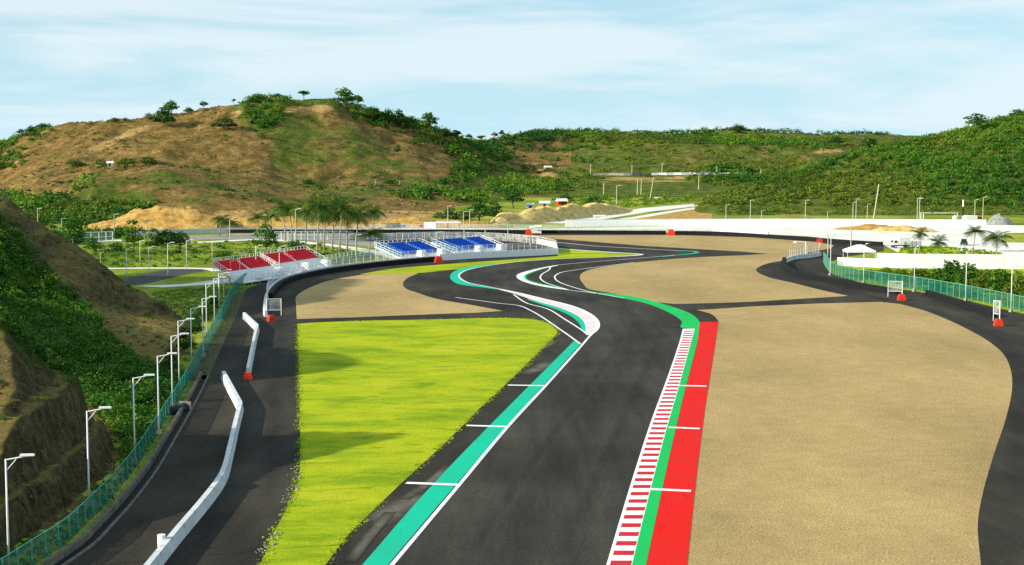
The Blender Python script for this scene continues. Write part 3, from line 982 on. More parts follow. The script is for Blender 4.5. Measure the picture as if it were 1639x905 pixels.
vg = k.ramp(k.noise(0.7, 5, 0.7), [(0.3, (0.02, 0.06, 0.008)), (0.7, (0.08, 0.15, 0.02))])
c = k.mix(k.attr('veg'), c, vg)
k.bump(k.noise(1.1, 9, 0.8, None, 0.5), 1.0, 1.0)
M['cut'] = k.done(c, 0.95, 0.05)
GULLY = [(-300, 300), (0, 338), (28, 372), (60, 425), (110, 462), (150, 505), (165, 540), (215, 575), (300, 622), (312, 690), (262, 735), (215, 760), (195, 700), (110, 607), (60, 580), (0, 535), (-300, 480)]
px, py = projN(V)
veg = inpoly(px, py, GULLY).astype(float)
veg[(V[:, 1] > 262)] = 0.4
me = np_mesh('hill', V, np.stack([a, a + m, a + m + 1, a + 1], 1), M['cut'], {'veg': blur(veg, Z.shape, 3) * 0.9}, True)
link('hill', me)['kind'] = 'structure'
def near_z(x, y):
    return near_h(x, y)
# ------------------------------------------------------------------ fences and walls
ORD = ['first', 'second', 'third', 'fourth', 'fifth', 'sixth', 'seventh', 'eighth', 'ninth', 'tenth', 'eleventh', 'twelfth', 'thirteenth', 'fourteenth',
       'fifteenth', 'sixteenth', 'seventeenth', 'eighteenth', 'nineteenth', 'twentieth']

def net_sheet(pts, z0, z1):
    mb = MB()
    for a, b in zip(pts, pts[1:]):
        mb.quad((a.x, a.y, a.z + z0), (b.x, b.y, b.z + z0), (b.x, b.y, b.z + z1), (a.x, a.y, a.z + z1))
    return mb

def fence(name, label, cat, pts, h, gap, net, post, z0=0.0, brace=0.0, rad=0.045, rails=(1.0,), nmax=98):
    t = thing(name, label, cat)
    net_sheet(pts, z0 + 0.08, z0 + h - 0.03).build('mesh_panel', net, t)
    for r in rails:
        mb = MB()
        mb.tube([p + Vector((0, 0, z0 + h * r)) for p in resample(pts, 3.0)], rad * 0.8, 6)
        mb.build('rail', post, t)
    mb = MB()
    mb.tube([(0, 0, z0 - 0.1), (0, 0, z0 + h + 0.06)], rad, 6)
    if brace:
        mb.tube([(brace, 0, z0), (0.05, 0, z0 + h * 0.3)], rad * 0.9, 6)
    me = mb.mesh('post', post)
    q = resample(pts, gap)[:nmax]
    for k, p in enumerate(q):
        a = q[min(k + 1, len(q) - 1)] - q[max(k - 1, 0)]
        o = link('post', me, t)
        o.location = p
        o.rotation_euler = (0, 0, math.atan2(a.y, a.x) - math.pi / 2)
    return t

fence('mesh_fence', 'long green mesh fence with teal posts along the left service road', 'fence', FENCE_L, 1.95, 2.35, M['net_green'], paint('teal_post', (0.05, 0.42, 0.33), 0.2), brace=0.4, rad=0.04)
FENCE_R = W([(1318, 421), (1326, 432), (1336, 441.5), (1382, 452.5), (1463, 464.5), (1546, 479.5), (1600, 491), (1660, 505), (1760, 528)])
fence('mesh_fence', 'green mesh fence with pale posts in front of the bushes at the right', 'fence', FENCE_R, 2.6, 2.2, M['net_green'], paint('pale_teal_post', (0.16, 0.48, 0.38), 0.2), rad=0.05)

def barrier(label, pts, h=1.0, th=0.45, m='concrete_white', name='concrete_barrier', seams=True):
    t = thing(name, label, 'barrier')
    mb = MB()
    mb.wall(pts, th, 0.0, h * 0.35, th * 0.85)
    mb.build('base', M[m], t)
    mb = MB()
    mb.wall([p + Vector((0, 0, 0.004)) for p in pts], th * 0.84, h * 0.35, h, th * 0.62)
    mb.build('wall', M[m], t)
    if seams:
        for p, q in zip(resample(pts, 4.0)[1:], resample(pts, 4.0)[2:]):
            d = (q - p).normalized() * 0.05
            mb = MB()
            mb.wall([p - d, p + d], th * 0.70 + 0.02, h * 0.36, h + 0.006)
            mb.build('joint', M['concrete'], t)
    return t

WALL1 = W(ext([(257, 900), (284, 866), (324, 818), (355, 775), (368, 730), (377, 690), (385, 658)], 990), step=3) + WS([(358, 607)])
barrier('long curved white concrete wall on the left service road, nearest to the camera', WALL1, 1.0, 0.7)
WALL2 = WS([(397, 601), (408, 545), (412, 530), (391, 510)])
barrier('short bent white wall on the service road with a red block at its near end', WALL2, 1.0, 0.65)
WALL3 = W([(426, 508), (423.5, 500), (426, 482), (434, 467), (452, 453), (480, 444), (530, 434), (580, 427.5), (640, 421.5), (699, 416.8)])
barrier('pale curving wall under the white debris fence beside the red seats', WALL3, 1.1, 0.6)
fence('debris_fence', 'white debris fence on top of the pale curving wall beside the red seats', 'fence', W([(427, 480), (434, 467), (452, 453), (480, 444), (530, 434), (580, 427.5), (640, 421.5), (699, 416.8)]), 1.6, 2.6, M['net_white'], M['white_metal'], z0=1.1, rails=(0.5, 1.0))
WALL4 = W([(703, 417.5), (760, 414), (830, 410.8), (893, 407.5)])
barrier('clean white wall with fence in front of the blue seats, above the grass strip', WALL4, 1.6, 0.5, 'white')
fence('debris_fence', 'white debris fence above the clean white wall in front of the blue seats', 'fence', WALL4, 1.7, 1.8, M['net_white'], M['white_metal'], z0=1.6, rails=(0.5, 1.0))
barrier('short white end wall turning back at the right end of the blue seat stands', WS([(892, 406.5), (890, 397), (860, 390)]), 1.4, 0.5, 'white')
fence('debris_fence', 'white fence behind the blue seats facing the far straight', 'fence', W([(890, 398), (860, 391.5), (800, 386), (740, 384), (680, 384), (620, 385)]), 2.2, 3.2, M['net_white'], M['white_metal'])

def tyres(label, pts, h=1.05, th=1.1):
    """stacked tyre barrier: rows of touching tyres wrapped with a belt"""
    t = thing('tyre_barrier', label, 'tyre barrier')
    mb = MB()
    mb.wall(pts, th * 0.8, 0.0, h * 0.96)
    mb.build('belt', M['tyre'], t)
    mb = MB()
    q = resample(pts, 1.1)
    for p in q[:420]:
        for z in (0.0, h * 0.34, h * 0.68):
            mb.tube([p + Vector((0, 0, z + 0.02)), p + Vector((0, 0, z + h * 0.15)), p + Vector((0, 0, z + h * 0.30))], [th * 0.44, th * 0.53, th * 0.44], 8)
    mb.build('tyre_stack', M['tyre'], t)
    return t
tyres('black tyre wall following the pale curving wall beside the left gravel', offset(W([(428, 478), (436, 467), (453, 454.5), (480, 445.8), (530, 435.8), (580, 429), (640, 422.6), (697, 417.6)]), -0.6))
tyres('black tyre wall along the dark perimeter road around the right hand bend', W([(1256, 419), (1254.5, 426), (1258, 433), (1270, 439), (1307, 448.5), (1374, 460.5), (1436, 471)]))
tyres('black tyre wall at the far right beside the near red block', W([(1485, 473.5), (1535, 489), (1590, 508)]))
tyres('long black tyre wall across the far end of the gravel, left of the red block', W([(290, 373.2), (410, 373), (606, 373), (720, 373), (860, 373.8), (1000, 374.6), (1066, 375)], step=8))
tyres('black tyre wall bending away at the far right end of the gravel', W([(1082, 375.2), (1140, 376), (1220, 380.5), (1306, 386.3), (1353, 390), (1412, 393.5)], step=6))

# inner wall on the right bend
WR = W([(1258, 431), (1255.5, 424), (1262, 418.5), (1278, 414.5), (1295, 413), (1313, 410)])
barrier('white wall curving round the inside of the right hand bend', WR, 1.0, 0.6, 'concrete_white')
fence('debris_fence', 'white mesh fence standing on the curved wall at the right hand bend', 'fence', W([(1264, 417.7), (1278, 414.5), (1295, 412.5), (1312, 410)]), 1.7, 1.6, M['net_white'], M['white_metal'], z0=1.0, rails=(0.5, 1.0))
# far walls
t = thing('perimeter_wall', 'long low grey white wall behind the far black tyre line', 'wall')
mb = MB(); mb.wall(W([(560, 371), (800, 371), (1000, 372), (1140, 373), (1230, 377)], step=10), 0.4, 0, 1.1); mb.build('wall', M['concrete_white'], t)
fence('debris_fence', 'thin pale debris fence on the far grey white wall', 'fence', W([(560, 371), (800, 371), (1000, 372), (1140, 373), (1230, 377)], step=10), 1.1, 6.5, M['net_white'], M['white_metal'], z0=1.1)
t = thing('perimeter_wall', 'tall bright white wall crossing below the green hill at right', 'wall')
pp = W([(905, 363.5), (1120, 362.2), (1300, 362), (1480, 363), (1578, 363)], step=10)
mb = MB(); mb.wall(pp, 0.4, 0, 2.3); mb.build('wall', M['white'], t)
mb = MB(); mb.wall([p + Vector((0, -0.02, 0)) for p in pp], 0.46, 2.3, 2.45); mb.build('coping', M['concrete_white'], t)
t = thing('perimeter_wall', 'white wall to the right of the grey gravel heap', 'wall')
mb = MB(); mb.wall(W([(1560, 371), (1640, 371.5), (1760, 372.5)], step=10), 0.4, 0, 2.0); mb.build('wall', M['white'], t)
t = thing('perimeter_wall', 'pale wall below the orange cut at the far left', 'wall')
mb = MB(); mb.wall(W([(200, 377), (300, 374.5), (430, 372), (560, 371)], step=10), 0.4, 0, 1.5); mb.build('wall', M['concrete_white'], t)
fence('spectator_fence', 'white posted fence on the far left above the meadow', 'fence', W([(133, 389), (160, 388), (184, 386.5)]), 2.9, 2.3, M['net_white'], M['white_metal'], rad=0.14, rails=(0.0, 0.5, 1.0))
fence('spectator_fence', 'row of white fence posts behind the coconut palms', 'fence', W([(440, 385), (480, 384.5), (520, 384), (566, 384)]), 2.5, 1.9, M['net_white'], M['white_metal'], rad=0.10, rails=(0.5, 1.0))
fence('spectator_fence', 'white low fence between the palms and the blue seats', 'fence', W([(560, 386), (600, 386), (660, 382), (720, 379)]), 1.6, 2.6, M['net_white'], M['white_metal'], rad=0.07, rails=(0.5, 1.0))
fence('spectator_fence', 'thin white railing between the red seats and the blue seats', 'fence', W([(512, 421), (545, 416), (580, 411), (612, 408)]), 1.6, 2.0, M['net_white'], M['white_metal'], rad=0.06, rails=(0.5, 1.0))

# white hoarding at the right, sheet by sheet
t = thing('hoarding', 'tall white sheet hoarding behind the bushes at the right', 'hoarding')
HO = [(1403, 429), (1451, 430), (1511, 430.5), (1575, 431), (1640, 431.5), (1700, 432), (1760, 432)]
for (a, b) in zip(HO, HO[1:]):
    pa, pb = P(*a), P(*b)
    for u in range(2):
        qa, qb = pa.lerp(pb, u * 0.5), pa.lerp(pb, u * 0.5 + 0.492)
        mb = MB(); mb.wall([qa, qb], 0.06, 0.05, 3.35 + 0.06 * u); mb.build('sheet', M['white'], t)
mb = MB(); mb.wall([P(1340, 426, 0), P(1403, 428.5, 0)], 0.06, 0.05, 2.0); tag(mb.build('hoarding', M['white']), 'low white sheet hoarding in front of the white canopy tent', 'hoarding')
t = thing('hoarding', 'dark teal netting screen beside the white lorry at right', 'screen')
net_sheet(W([(1448, 398), (1460, 396), (1474, 397)]), 0, 1.7).build('netting', M['net_green'], t)
for q in W([(1448, 398), (1460, 396), (1474, 397)], step=3):
    mb = MB(); mb.tube([q, q + Vector((0, 0, 1.8))], 0.06, 6); mb.build('post', M['dark'], t)

# ------------------------------------------------------------------ red blocks, gates, posts
def block(label, p, s=1.0, rz=0.0):
    t = thing('barrier_block', label, 'barrier block', p, rz)
    mb = MB(); mb.box(-0.62 * s, 0.62 * s, -0.45 * s, 0.45 * s, 0, 0.55 * s, 0.92); mb.build('base', M['block_red'], t)
    mb = MB(); mb.box(-0.5 * s, 0.5 * s, -0.36 * s, 0.36 * s, 0.55 * s, 1.0 * s, 0.8); mb.build('cap', M['block_red'], t)
block('red plastic block at the near end of the short bent wall', P(397, 608), 0.9, 0.2)
block('round orange red block at the foot of the white mesh gate on the left road', P(434, 514), 0.95, 0.6)
block('orange red block below the mesh gate at the right, where the tyre wall ends', P(1443, 481), 1.15)
block('red block at the foot of the rightmost small mesh gate', P(1598, 522), 1.1)
block('orange block on the grass edge at the left end of the clean white wall', P(702, 420.5), 1.5, 0.3)
block('small red block in the far tyre line, at the centre of the back gravel', P(1074, 377), 1.8)
block('small red block at the far tyre line above the blue seats', P(846, 376), 1.7)
tag_blocks = None

def gate(label, p, w, h, rz):
    t = thing('mesh_gate', label, 'gate', p, rz)
    for x in (0, w):
        mb = MB(); mb.tube([(x, 0, 0), (x, 0, h)], 0.09 if x == 0 else 0.06, 8); mb.build('post', M['white_metal'], t)
    mb = MB()
    for z in (h * 0.35, h * 0.98):
        mb.tube([(0, 0, z), (w, 0, z)], 0.045, 6)
    mb.build('rail', M['white_metal'], t)
    net_sheet([Vector((0, 0, 0)), Vector((w, 0, 0))], h * 0.35, h * 0.98).build('mesh_panel', M['net_white'], t)
gate('white mesh gate at the near end of the pale curving wall on the left', P(427, 507), 2.4, 3.0, 0.15)
gate('white mesh gate above the orange red block on the right perimeter road', P(1444, 476), -2.6, 3.0, -0.35)
gate('rightmost small white mesh gate beside the dark perimeter road', P(1600, 515), -1.2, 3.4, -0.9)
t = thing('marker_post', 'thick white post standing behind the nearest curved white wall', 'post', P(259, 884))
mb = MB(); mb.tube([(0, 0, 0), (0, 0, 1.25)], 0.29, 14); mb.build('post', M['white'], t, True)
mb = MB(); mb.tube([(0, 0, 1.25), (0, 0, 1.30)], [0.31, 0.27], 14); mb.build('cap', M['white'], t)

def marshal(label, p, s=1.0):
    t = thing('marshal_shelter', label, 'shelter', p)
    mb = MB()
    i = len(mb.v)
    mb.v += [(-1.9, -1.3, 1.9), (1.9, -1.3, 2.3), (1.9, 1.3, 2.5), (-1.9, 1.3, 2.1), (-1.9, -1.3, 2.02), (1.9, -1.3, 2.42), (1.9, 1.3, 2.62), (-1.9, 1.3, 2.22)]
    mb.f += [(3, 2, 1, 0), (4, 5, 6, 7), (0, 1, 5, 4), (1, 2, 6, 5), (2, 3, 7, 6), (3, 0, 4, 7)]
    mb.build('roof', M['white'], t)
    for x, y in ((-1.7, -1.1), (1.7, -1.1), (1.7, 1.1), (-1.7, 1.1)):
        mb = MB(); mb.tube([(x, y, 0), (x, y, 1.95)], 0.07, 6); mb.build('post', M['white_metal'], t)
    mb = MB(); mb.box(-1.75, 1.75, 1.12, 1.2, 0.1, 1.1); mb.build('back_panel', M['white'], t)
marshal('small white roofed marshal shelter at the far tyre line above the blue seats', P(857, 374.5))
t = thing('marshal_board', 'orange panel on a white post at the far right bend', 'signal board', P(1312, 396))
mb = MB(); mb.tube([(0, 0, 0), (0, 0, 2.4)], 0.08, 6); mb.build('post', M['white_metal'], t)
mb = MB(); mb.box(-0.75, 0.75, -0.15, 0.15, 1.3, 2.3); mb.build('panel', M['block_red'], t)
t = thing('camera_mast', 'white mast with a long arm pointing left at the right hand bend', 'mast', P(1289.5, 412.5))
mb = MB(); mb.tube([(0, 0, 0), (0, 0, 3.9)], 0.13, 8); mb.build('pole', M['white_metal'], t)
mb = MB(); mb.tube([(0, 0, 3.8), (-2.4, 0, 3.95)], 0.09, 8); mb.build('arm', M['white_metal'], t)
mb = MB(); mb.box(-3.1, -2.3, -0.25, 0.25, 3.65, 4.05, 0.8); mb.build('camera_housing', M['white'], t)
t = thing('culvert_mouth', 'dark mouth of a drain pipe beside the left service road', 'drain pipe', P(284, 660), -0.35)
t.scale = (0.75, 0.75, 0.75)
mb = MB(); mb.tube([(0, -2.2, 0.35), (0, 2.2, 0.35)], 0.75, 14); mb.build('pipe', M['dark'], t, True)
mb = MB(); mb.wall([Vector((-0.95, 2.1, 0)), Vector((0.95, 2.1, 0))], 0.3, 0, 1.25); mb.build('headwall', M['concrete'], t)

# ------------------------------------------------------------------ street lamps
def lamp_proto(label, h=8.0, arm=1.7, foot=True, rad=0.068):
    t = thing('street_lamp', label, 'street lamp')
    mb = MB(); mb.tube([(0, 0, 0), (0, 0, h * 0.5), (0, 0, h)], [rad * 1.25, rad * 1.05, rad * 0.85], 10); mb.build('pole', M['white_metal'], t, True)
    mb = MB()
    mb.tube([(0, 0, h - 0.06), (arm, 0, h + 0.22)], rad * 0.75, 8)
    mb.tube([(0, 0, h - 0.85), (arm * 0.42, 0, h - 0.02)], rad * 0.5, 8)
    mb.build('arm', M['white_metal'], t)
    mb = MB(); mb.box(arm * 0.55, arm + 0.25, -0.16, 0.16, h + 0.20, h + 0.32, 0.9); mb.build('lamp_head', M['white_metal'], t)
    if foot:
        mb = MB(); mb.box(-0.3, 0.3, -0.3, 0.3, 0.0, 0.5, 0.75); mb.build('footing', M['concrete'], t)
    return t

def place_lamps(spots, proto, labels, group, rz=0.0):
    for k, (p, h) in enumerate(spots):
        o = proto if k == 0 else dup(proto, p, rz, None, None, group)
        o.location = p
        o.rotation_euler = (0, 0, rz)
        o.scale = (h / 8.0, h / 8.0, h / 8.0) if h < 6.5 else (1, 1, h / 8.0)
        o['label'] = labels[k]
        o['group'] = group

tops = [(9, 735), (139, 658), (213, 605), (252, 570), (274, 538), (285, 514), (305, 494), (323.6, 478)]
spots = [(P(x, y, 8.0), 8.0) for x, y in tops]
spots = [(Vector((p.x, p.y, 0)), h) for p, h in spots]
spots += [(P(331, 537), 7.8), (P(343.5, 515), 7.0), (P(351, 500), 6.6), (P(358.5, 489), 6.2)]
anchors = ['nearest the camera at the left edge, before the rock cut', 'second from the front, before the end of the rock cut', 'third from the front, before the dark green gully',
           'fourth from the front, before the dark green gully', 'fifth from the front, its foot by the drain', 'sixth from the front, before the bare spur toe',
           'seventh from the front, right of the bare spur', 'eighth from the front, beside the green fence', 'ninth from the front, beside the green fence',
           'tenth from the front, near the fence bend', 'eleventh from the front, near the fence bend', 'twelfth from the front, below the white path end']
place_lamps(spots, lamp_proto(''), ['white arm lamp, ' + a for a in anchors], 'white lamps along the left green fence', 0.10)

mid = [(161, 432, 405), (203, 452, 398), (238.5, 447, 396), (269, 440, 389.5), (299, 433, 385), (224.5, 427, 386), (340, 421, 388), (384, 453, 405), (369, 453, 418), (447.5, 445, 395), (410, 446, 394)]
ml = ['half hidden behind the bare spur', 'tall, at the end of the dark lane', 'standing by the kerb of the dark lane', 'right of the dark lane', 'where the dark lane meets the long path',
      'thin, in the grass behind the dark lane', 'thin, left of the front red stand', 'in front of the nearer red stand, arm over it', 'slim, left of the nearer red stand', 'between both red stands and the green fence', 'rising before the red seats']
sp = [(P(x, b), (b - t_) / 2500 * P(x, b).y) for x, b, t_ in mid]
place_lamps(sp, lamp_proto('', foot=False, arm=1.3, rad=0.062), ['white meadow lamp, ' + a for a in ml], 'white lamps on the left meadow', 0.0)

rl = [(1329, 441, 378), (1382, 454, 392), (1463, 467, 396), (1545.5, 482, 402), (1618, 499.6, 428)]
ra = ['first from the bend', 'second from the bend', 'third from the bend, above the mesh gate', 'fourth from the bend, before the dense bushes', 'rightmost, near the photo edge']
sp = [(P(x, b), (b - t_) / 2500 * P(x, b).y) for x, b, t_ in rl]
place_lamps(sp, lamp_proto('', arm=1.2), ['white lamp by the right green fence, ' + a for a in ra], 'white lamps along the right green fence', 0.6)

# pale poles further out
def pole_proto(h=9.0, arm=1.1):
    t = thing('lamp_pole', '', 'lamp pole')
    mb = MB(); mb.tube([(0, 0, 0), (0, 0, h)], [0.17, 0.12], 8); mb.build('pole', M['wood'], t)
    mb = MB(); mb.tube([(0, 0, h - 0.1), (arm, 0, h + 0.12)], 0.09, 6); mb.box(arm - 0.5, arm + 0.25, -0.15, 0.15, h + 0.06, h + 0.22); mb.build('lamp_head', M['white_metal'], t)
    return t
far = [(700, 411, 372, 'in the gap between both blue stands'), (743, 387, 366, 'behind the blue stands, left of centre'), (777, 399, 366, 'rising through the second blue stand'),
       (813, 385, 366, 'behind the right end of the blue seats'), (848.5, 393, 377, 'over the white fence at the end of the blue seats'), (570, 417, 376, 'left of the blue seats, in the palms'),
       (474, 402, 335, 'tall, among the coconut palms'), (609, 366, 346, 'right of the palm group, straight'), (619, 366, 351, 'right of the palm group, with a short arm'),
       (541, 368, 351, 'behind the palm trunks'), (742, 366, 339, 'before the green trees, left one'), (752, 366, 336, 'before the green trees, right one'),
       (61, 374, 334, 'at the far left edge behind the spur'), (99, 372, 350, 'in front of the dark green band, far left'), (163, 381, 355, 'over the white posted fence at left'), (183.5, 377, 343, 'at the left end of the orange cut'),
       (236, 384, 357, 'in front of the orange cut'), (368, 384, 352, 'right of the orange cut, by the pale wall'),
       (1201, 353, 321, 'at the left end of the grassy foot of the green hill'), (1219, 353, 337, 'short one at the foot of the green hill'), (1289, 353, 321, 'alone in front of the grassy hill foot'), (1324.6, 353, 339, 'short one left of the pole pair'),
       (1365, 353, 324, 'left one of the pole pair below the green hill'), (1370, 353, 319, 'right one of the pole pair below the green hill'), (1388, 353, 327, 'left of the tall leaning pole'),
       (1468, 354, 317, 'at the left end of the white gantry'), (1471.5, 355, 318, 'doubling the pole at the gantry end'), (1560, 354, 320, 'left of the gravel heap'), (1573, 354, 316, 'tall, over the red lorry'), (1162, 352, 328, 'at the left toe of the green hill'),
       (1325, 410, 375, 'left of the two poles by the inner wall'), (1362, 396, 353, 'behind the white canopy tent'), (717, 367, 330, 'white one standing by the parked lorry')]
proto = pole_proto()
for k, (x, b, t_, a) in enumerate(far):
    p = P(x, b)
    o = proto if k == 0 else dup(proto, p)
    o.location = p
    h = (b - t_) / 2500 * p.y
    o.scale = (1, 1, h / 9.0)
    o['label'] = 'thin pale lamp pole ' + a
    o['group'] = 'thin pale lamp poles in the distance'

def upole(label, p, h, lean=0.0, cross=True):
    t = thing('utility_pole', label, 'utility pole', p)
    mb = MB(); mb.tube([(0, 0, 0), (lean, 0, h)], [0.30, 0.20], 8); mb.build('pole', M['wood'], t)
    if cross:
        mb = MB(); mb.box(lean * 0.95 - 1.0, lean * 0.95 + 1.0, -0.1, 0.1, h - 0.9, h - 0.7); mb.build('crossarm', M['wood'], t)
upole('tall leaning pale pole below the green hill at right', P(1398, 353.5), 13.0, 1.7, False)
p = FAR.hit(1040, 327) or P(1040, 327)
upole('leaning pale pole standing above the white road in the centre', p, 11.0, 1.8, False)
for x, y, h, lab in ((945, 278, 6, 'left end of the terrace'), (1011, 279, 5.5, 'beside the terrace wall, centre left'), (1059, 279, 7, 'above the terrace wall, centre'), (1118, 304, 9, 'in the meadow below the terrace, right'),
                     (1020, 312, 8, 'in the meadow below the terrace, left of a pair'), (1026, 312, 8, 'in the meadow below the terrace, right of a pair'), (966, 312, 6, 'above the sand bank'),
                     (1146, 282, 6, 'at the right end of the terrace'), (1217, 283, 5, 'far right above the bushes')):
    p = FAR.hit(x, y)
    if p:
        upole('small pale pole ' + lab, p, h, 0.15, True)
o = None
p = P(987, 329)
lp = dup(proto, p, 0, 'pale arm lamp over the right end of the sand bank')
lp.scale = (1.4, 1.4, 0.95)
t = thing('marker_pole', 'black and white banded pole near the gravel heap', 'pole', P(1541, 357))
for z0, z1, m in ((0, 2.4, 'white'), (2.4, 5.6, 'dark'), (5.6, 8.0, 'white')):
    mb = MB(); mb.tube([(0, 0, z0), (0, 0, z1)], 0.26, 8); mb.build('pole_section', M[m], t)
# ------------------------------------------------------------------ grandstands
def stand(label, front_l, front_r, depth, height, rows, white_rows, seat, side=None, aisles=(0.34, 0.67)):
    a, b = front_l.copy(), front_r.copy()
    w = (b - a).length
    rz = math.atan2(b.y - a.y, b.x - a.x)
    t = thing('grandstand', label, 'grandstand', a, rz)       # local x along the front, local y to the back
    z0 = 0.9
    dr, dz = depth / rows, (height - z0) / rows
    mb = MB()
    for r in range(rows):
        mb.box(0, w, r * dr, (r + 1) * dr - 0.004, z0 + r * dz - 0.28, z0 + r * dz)
    mb.build('deck', M['white_metal'], t)
    cuts = [0.0] + [v for x in aisles for v in (x - 0.028, x + 0.028)] + [1.0]
    for r in range(white_rows, rows):
        z = z0 + r * dz
        for q in range(0, len(cuts), 2):
            x0, x1 = cuts[q] * w + 0.25, cuts[q + 1] * w - 0.25
            mm = side if (side and q == 0) else seat
            mb = MB()
            i = len(mb.v)
            ya = r * dr + dr * 0.06
            mb.box(x0, x1, ya, ya + dr * 0.70, z + 0.02, z + 0.30)
            mb.box(x0, x1, ya + dr * 0.705, ya + dr * 0.88, z + 0.02, z + 0.62)
            mb.build('seat_row', mm, t)
    for x in aisles:
        mb = MB()
        for r in range(rows):
            mb.box((x - 0.02) * w, (x + 0.02) * w, r * dr - dr * 0.45, r * dr + 0.002, z0 + r * dz - 0.2, z0 + r * dz - dz * 0.45)
        mb.build('stair', M['white'], t)
    def rail(pts, hh=1.1):
        mb = MB()
        for k in (0.5, 1.0):
            mb.tube([p + Vector((0, 0, hh * k)) for p in pts], 0.06, 5)
        for p in resample(pts, 1.5):
            mb.tube([p, p + Vector((0, 0, hh))], 0.06, 5)
        mb.build('railing', M['white_metal'], t)
    back = [Vector((0, depth, height - dz)), Vector((w, depth, height - dz))]
    rail(back, 1.3)
    rail([Vector((0, 0, z0)), Vector((0, depth, height - dz))])
    rail([Vector((w, 0, z0)), Vector((w, depth, height - dz))])
    rail([Vector((0, -1.4, z0 - 0.3)), Vector((w, -1.4, z0 - 0.3))])
    mb = MB(); mb.box(0, w, -1.6, -0.004, z0 - 0.5, z0 - 0.3); mb.build('walkway', M['white'], t)
    for x in np.linspace(0.2, w - 0.2, 7):
        for y in (-1.4, depth * 0.35, depth * 0.7, depth - 0.15):
            top = z0 - 0.5 if y < 0 else z0 + y / depth * (height - z0) - dz - 0.3
            mb = MB(); mb.tube([(x, y, -0.05), (x, y, max(top, 0.2))], 0.07, 5); mb.build('support_leg', M['white_metal'], t)
    mb = MB()
    for x in np.linspace(0.2, w - 0.2, 7):
        mb.tube([(x, depth * 0.35, 0.1), (x, depth - 0.15, height - dz - 0.4)], 0.05, 5)
    for x0, x1 in zip(np.linspace(0.2, w - 0.2, 7), np.linspace(0.2, w - 0.2, 7)[1:]):
        mb.tube([(x0, depth - 0.1, 0.1), (x1, depth - 0.1, height - dz - 0.4)], 0.05, 5)
    mb.build('bracing', M['white_metal'], t)
    for x in (w * 0.42, w * 0.86):
        mb = MB(); mb.box(x - 0.9, x + 0.9, -1.2, 0.9, z0 + 0.004, z0 + 1.5, 0.75); mb.build('stair_cover', M['white'], t)
    return t
def along(p, ang, l):
    return p + Vector((math.cos(R(ang)) * l, math.sin(R(ang)) * l, 0))
FL = P(381, 450, 0.0)
a = Vector((-55.4, 314.0, 0)); stand('nearer stand of red seats with white lower steps beside the left fence', a, along(a, 66, 17.5), 6.0, 4.2, 12, 6, M['seat_red'], None, (0.5,))
a = Vector((-48.4, 333.0, 0)); stand('farther stand of red seats with white lower steps beside the left fence', a, along(a, 69, 20.5), 6.2, 4.2, 12, 6, M['seat_red'], None, (0.5,))
a = Vector((-26.5, 373.5, 0)); stand('left stand of blue seats behind the clean white wall', a, along(a, 47, 15.5), 9.5, 3.4, 12, 2, M['seat_blue'], M['seat_cyan'], (0.22, 0.66))
a = Vector((-13.6, 388.5, 0)); stand('right stand of blue seats behind the clean white wall', a, along(a, 47, 18), 9.5, 3.4, 12, 2, M['seat_blue'], M['seat_cyan'], (0.22, 0.66))

# ------------------------------------------------------------------ tent, gantry, tank, heap, vehicles
t = thing('canopy_tent', 'white pyramid canopy tent behind the low white hoarding', 'tent', P(1375, 419))
mb = MB()
v = [(-3.4, -2.6, 2.75), (3.4, -2.6, 2.75), (3.4, 2.6, 2.75), (-3.4, 2.6, 2.75), (-0.6, 0, 4.1), (0.6, 0, 4.1)]
mb.v = v; mb.f = [(0, 1, 5, 4), (1, 2, 5), (2, 3, 4, 5), (3, 0, 4)]
mb.build('roof', M['white'], t)
mb = MB()
for x0, x1, y0, y1 in ((-3.42, 3.42, -2.64, -2.6), (-3.42, 3.42, 2.6, 2.64), (-3.44, -3.40, -2.6, 2.6), (3.40, 3.44, -2.6, 2.6)):
    mb.box(x0, x1, y0, y1, 2.35, 2.78)
mb.build('valance', M['white'], t)
for x, y in ((-3.3, -2.5), (3.3, -2.5), (3.3, 2.5), (-3.3, 2.5)):
    mb = MB(); mb.tube([(x, y, 0), (x, y, 2.75)], 0.06, 6); mb.build('leg', M['white_metal'], t)

t = thing('gantry', 'long white overhead gantry at the foot of the green hill', 'gantry', P(1474, 354.5))
for x in (0.0, 0.9, 12.8):
    mb = MB(); mb.tube([(x, 0, 0), (x, 0, 2.9)], 0.16, 8); mb.build('post', M['white_metal'], t)
mb = MB(); mb.box(-0.3, 13.2, -0.25, 0.25, 2.75, 3.25); mb.build('beam', M['wood'], t)
t = thing('water_tank', 'small round white tank beside the gantry', 'tank', P(1528, 356))
mb = MB(); mb.tube([(0, 0, 0), (0, 0, 1.6), (0, 0, 2.1), (0, 0, 2.3)], [0.85, 0.85, 0.6, 0.25], 14); mb.build('shell', M['white'], t, True)
mb = MB(); mb.tube([(0, 0, 2.3), (0, 0, 2.5)], 0.22, 10); mb.build('lid', M['white_metal'], t)

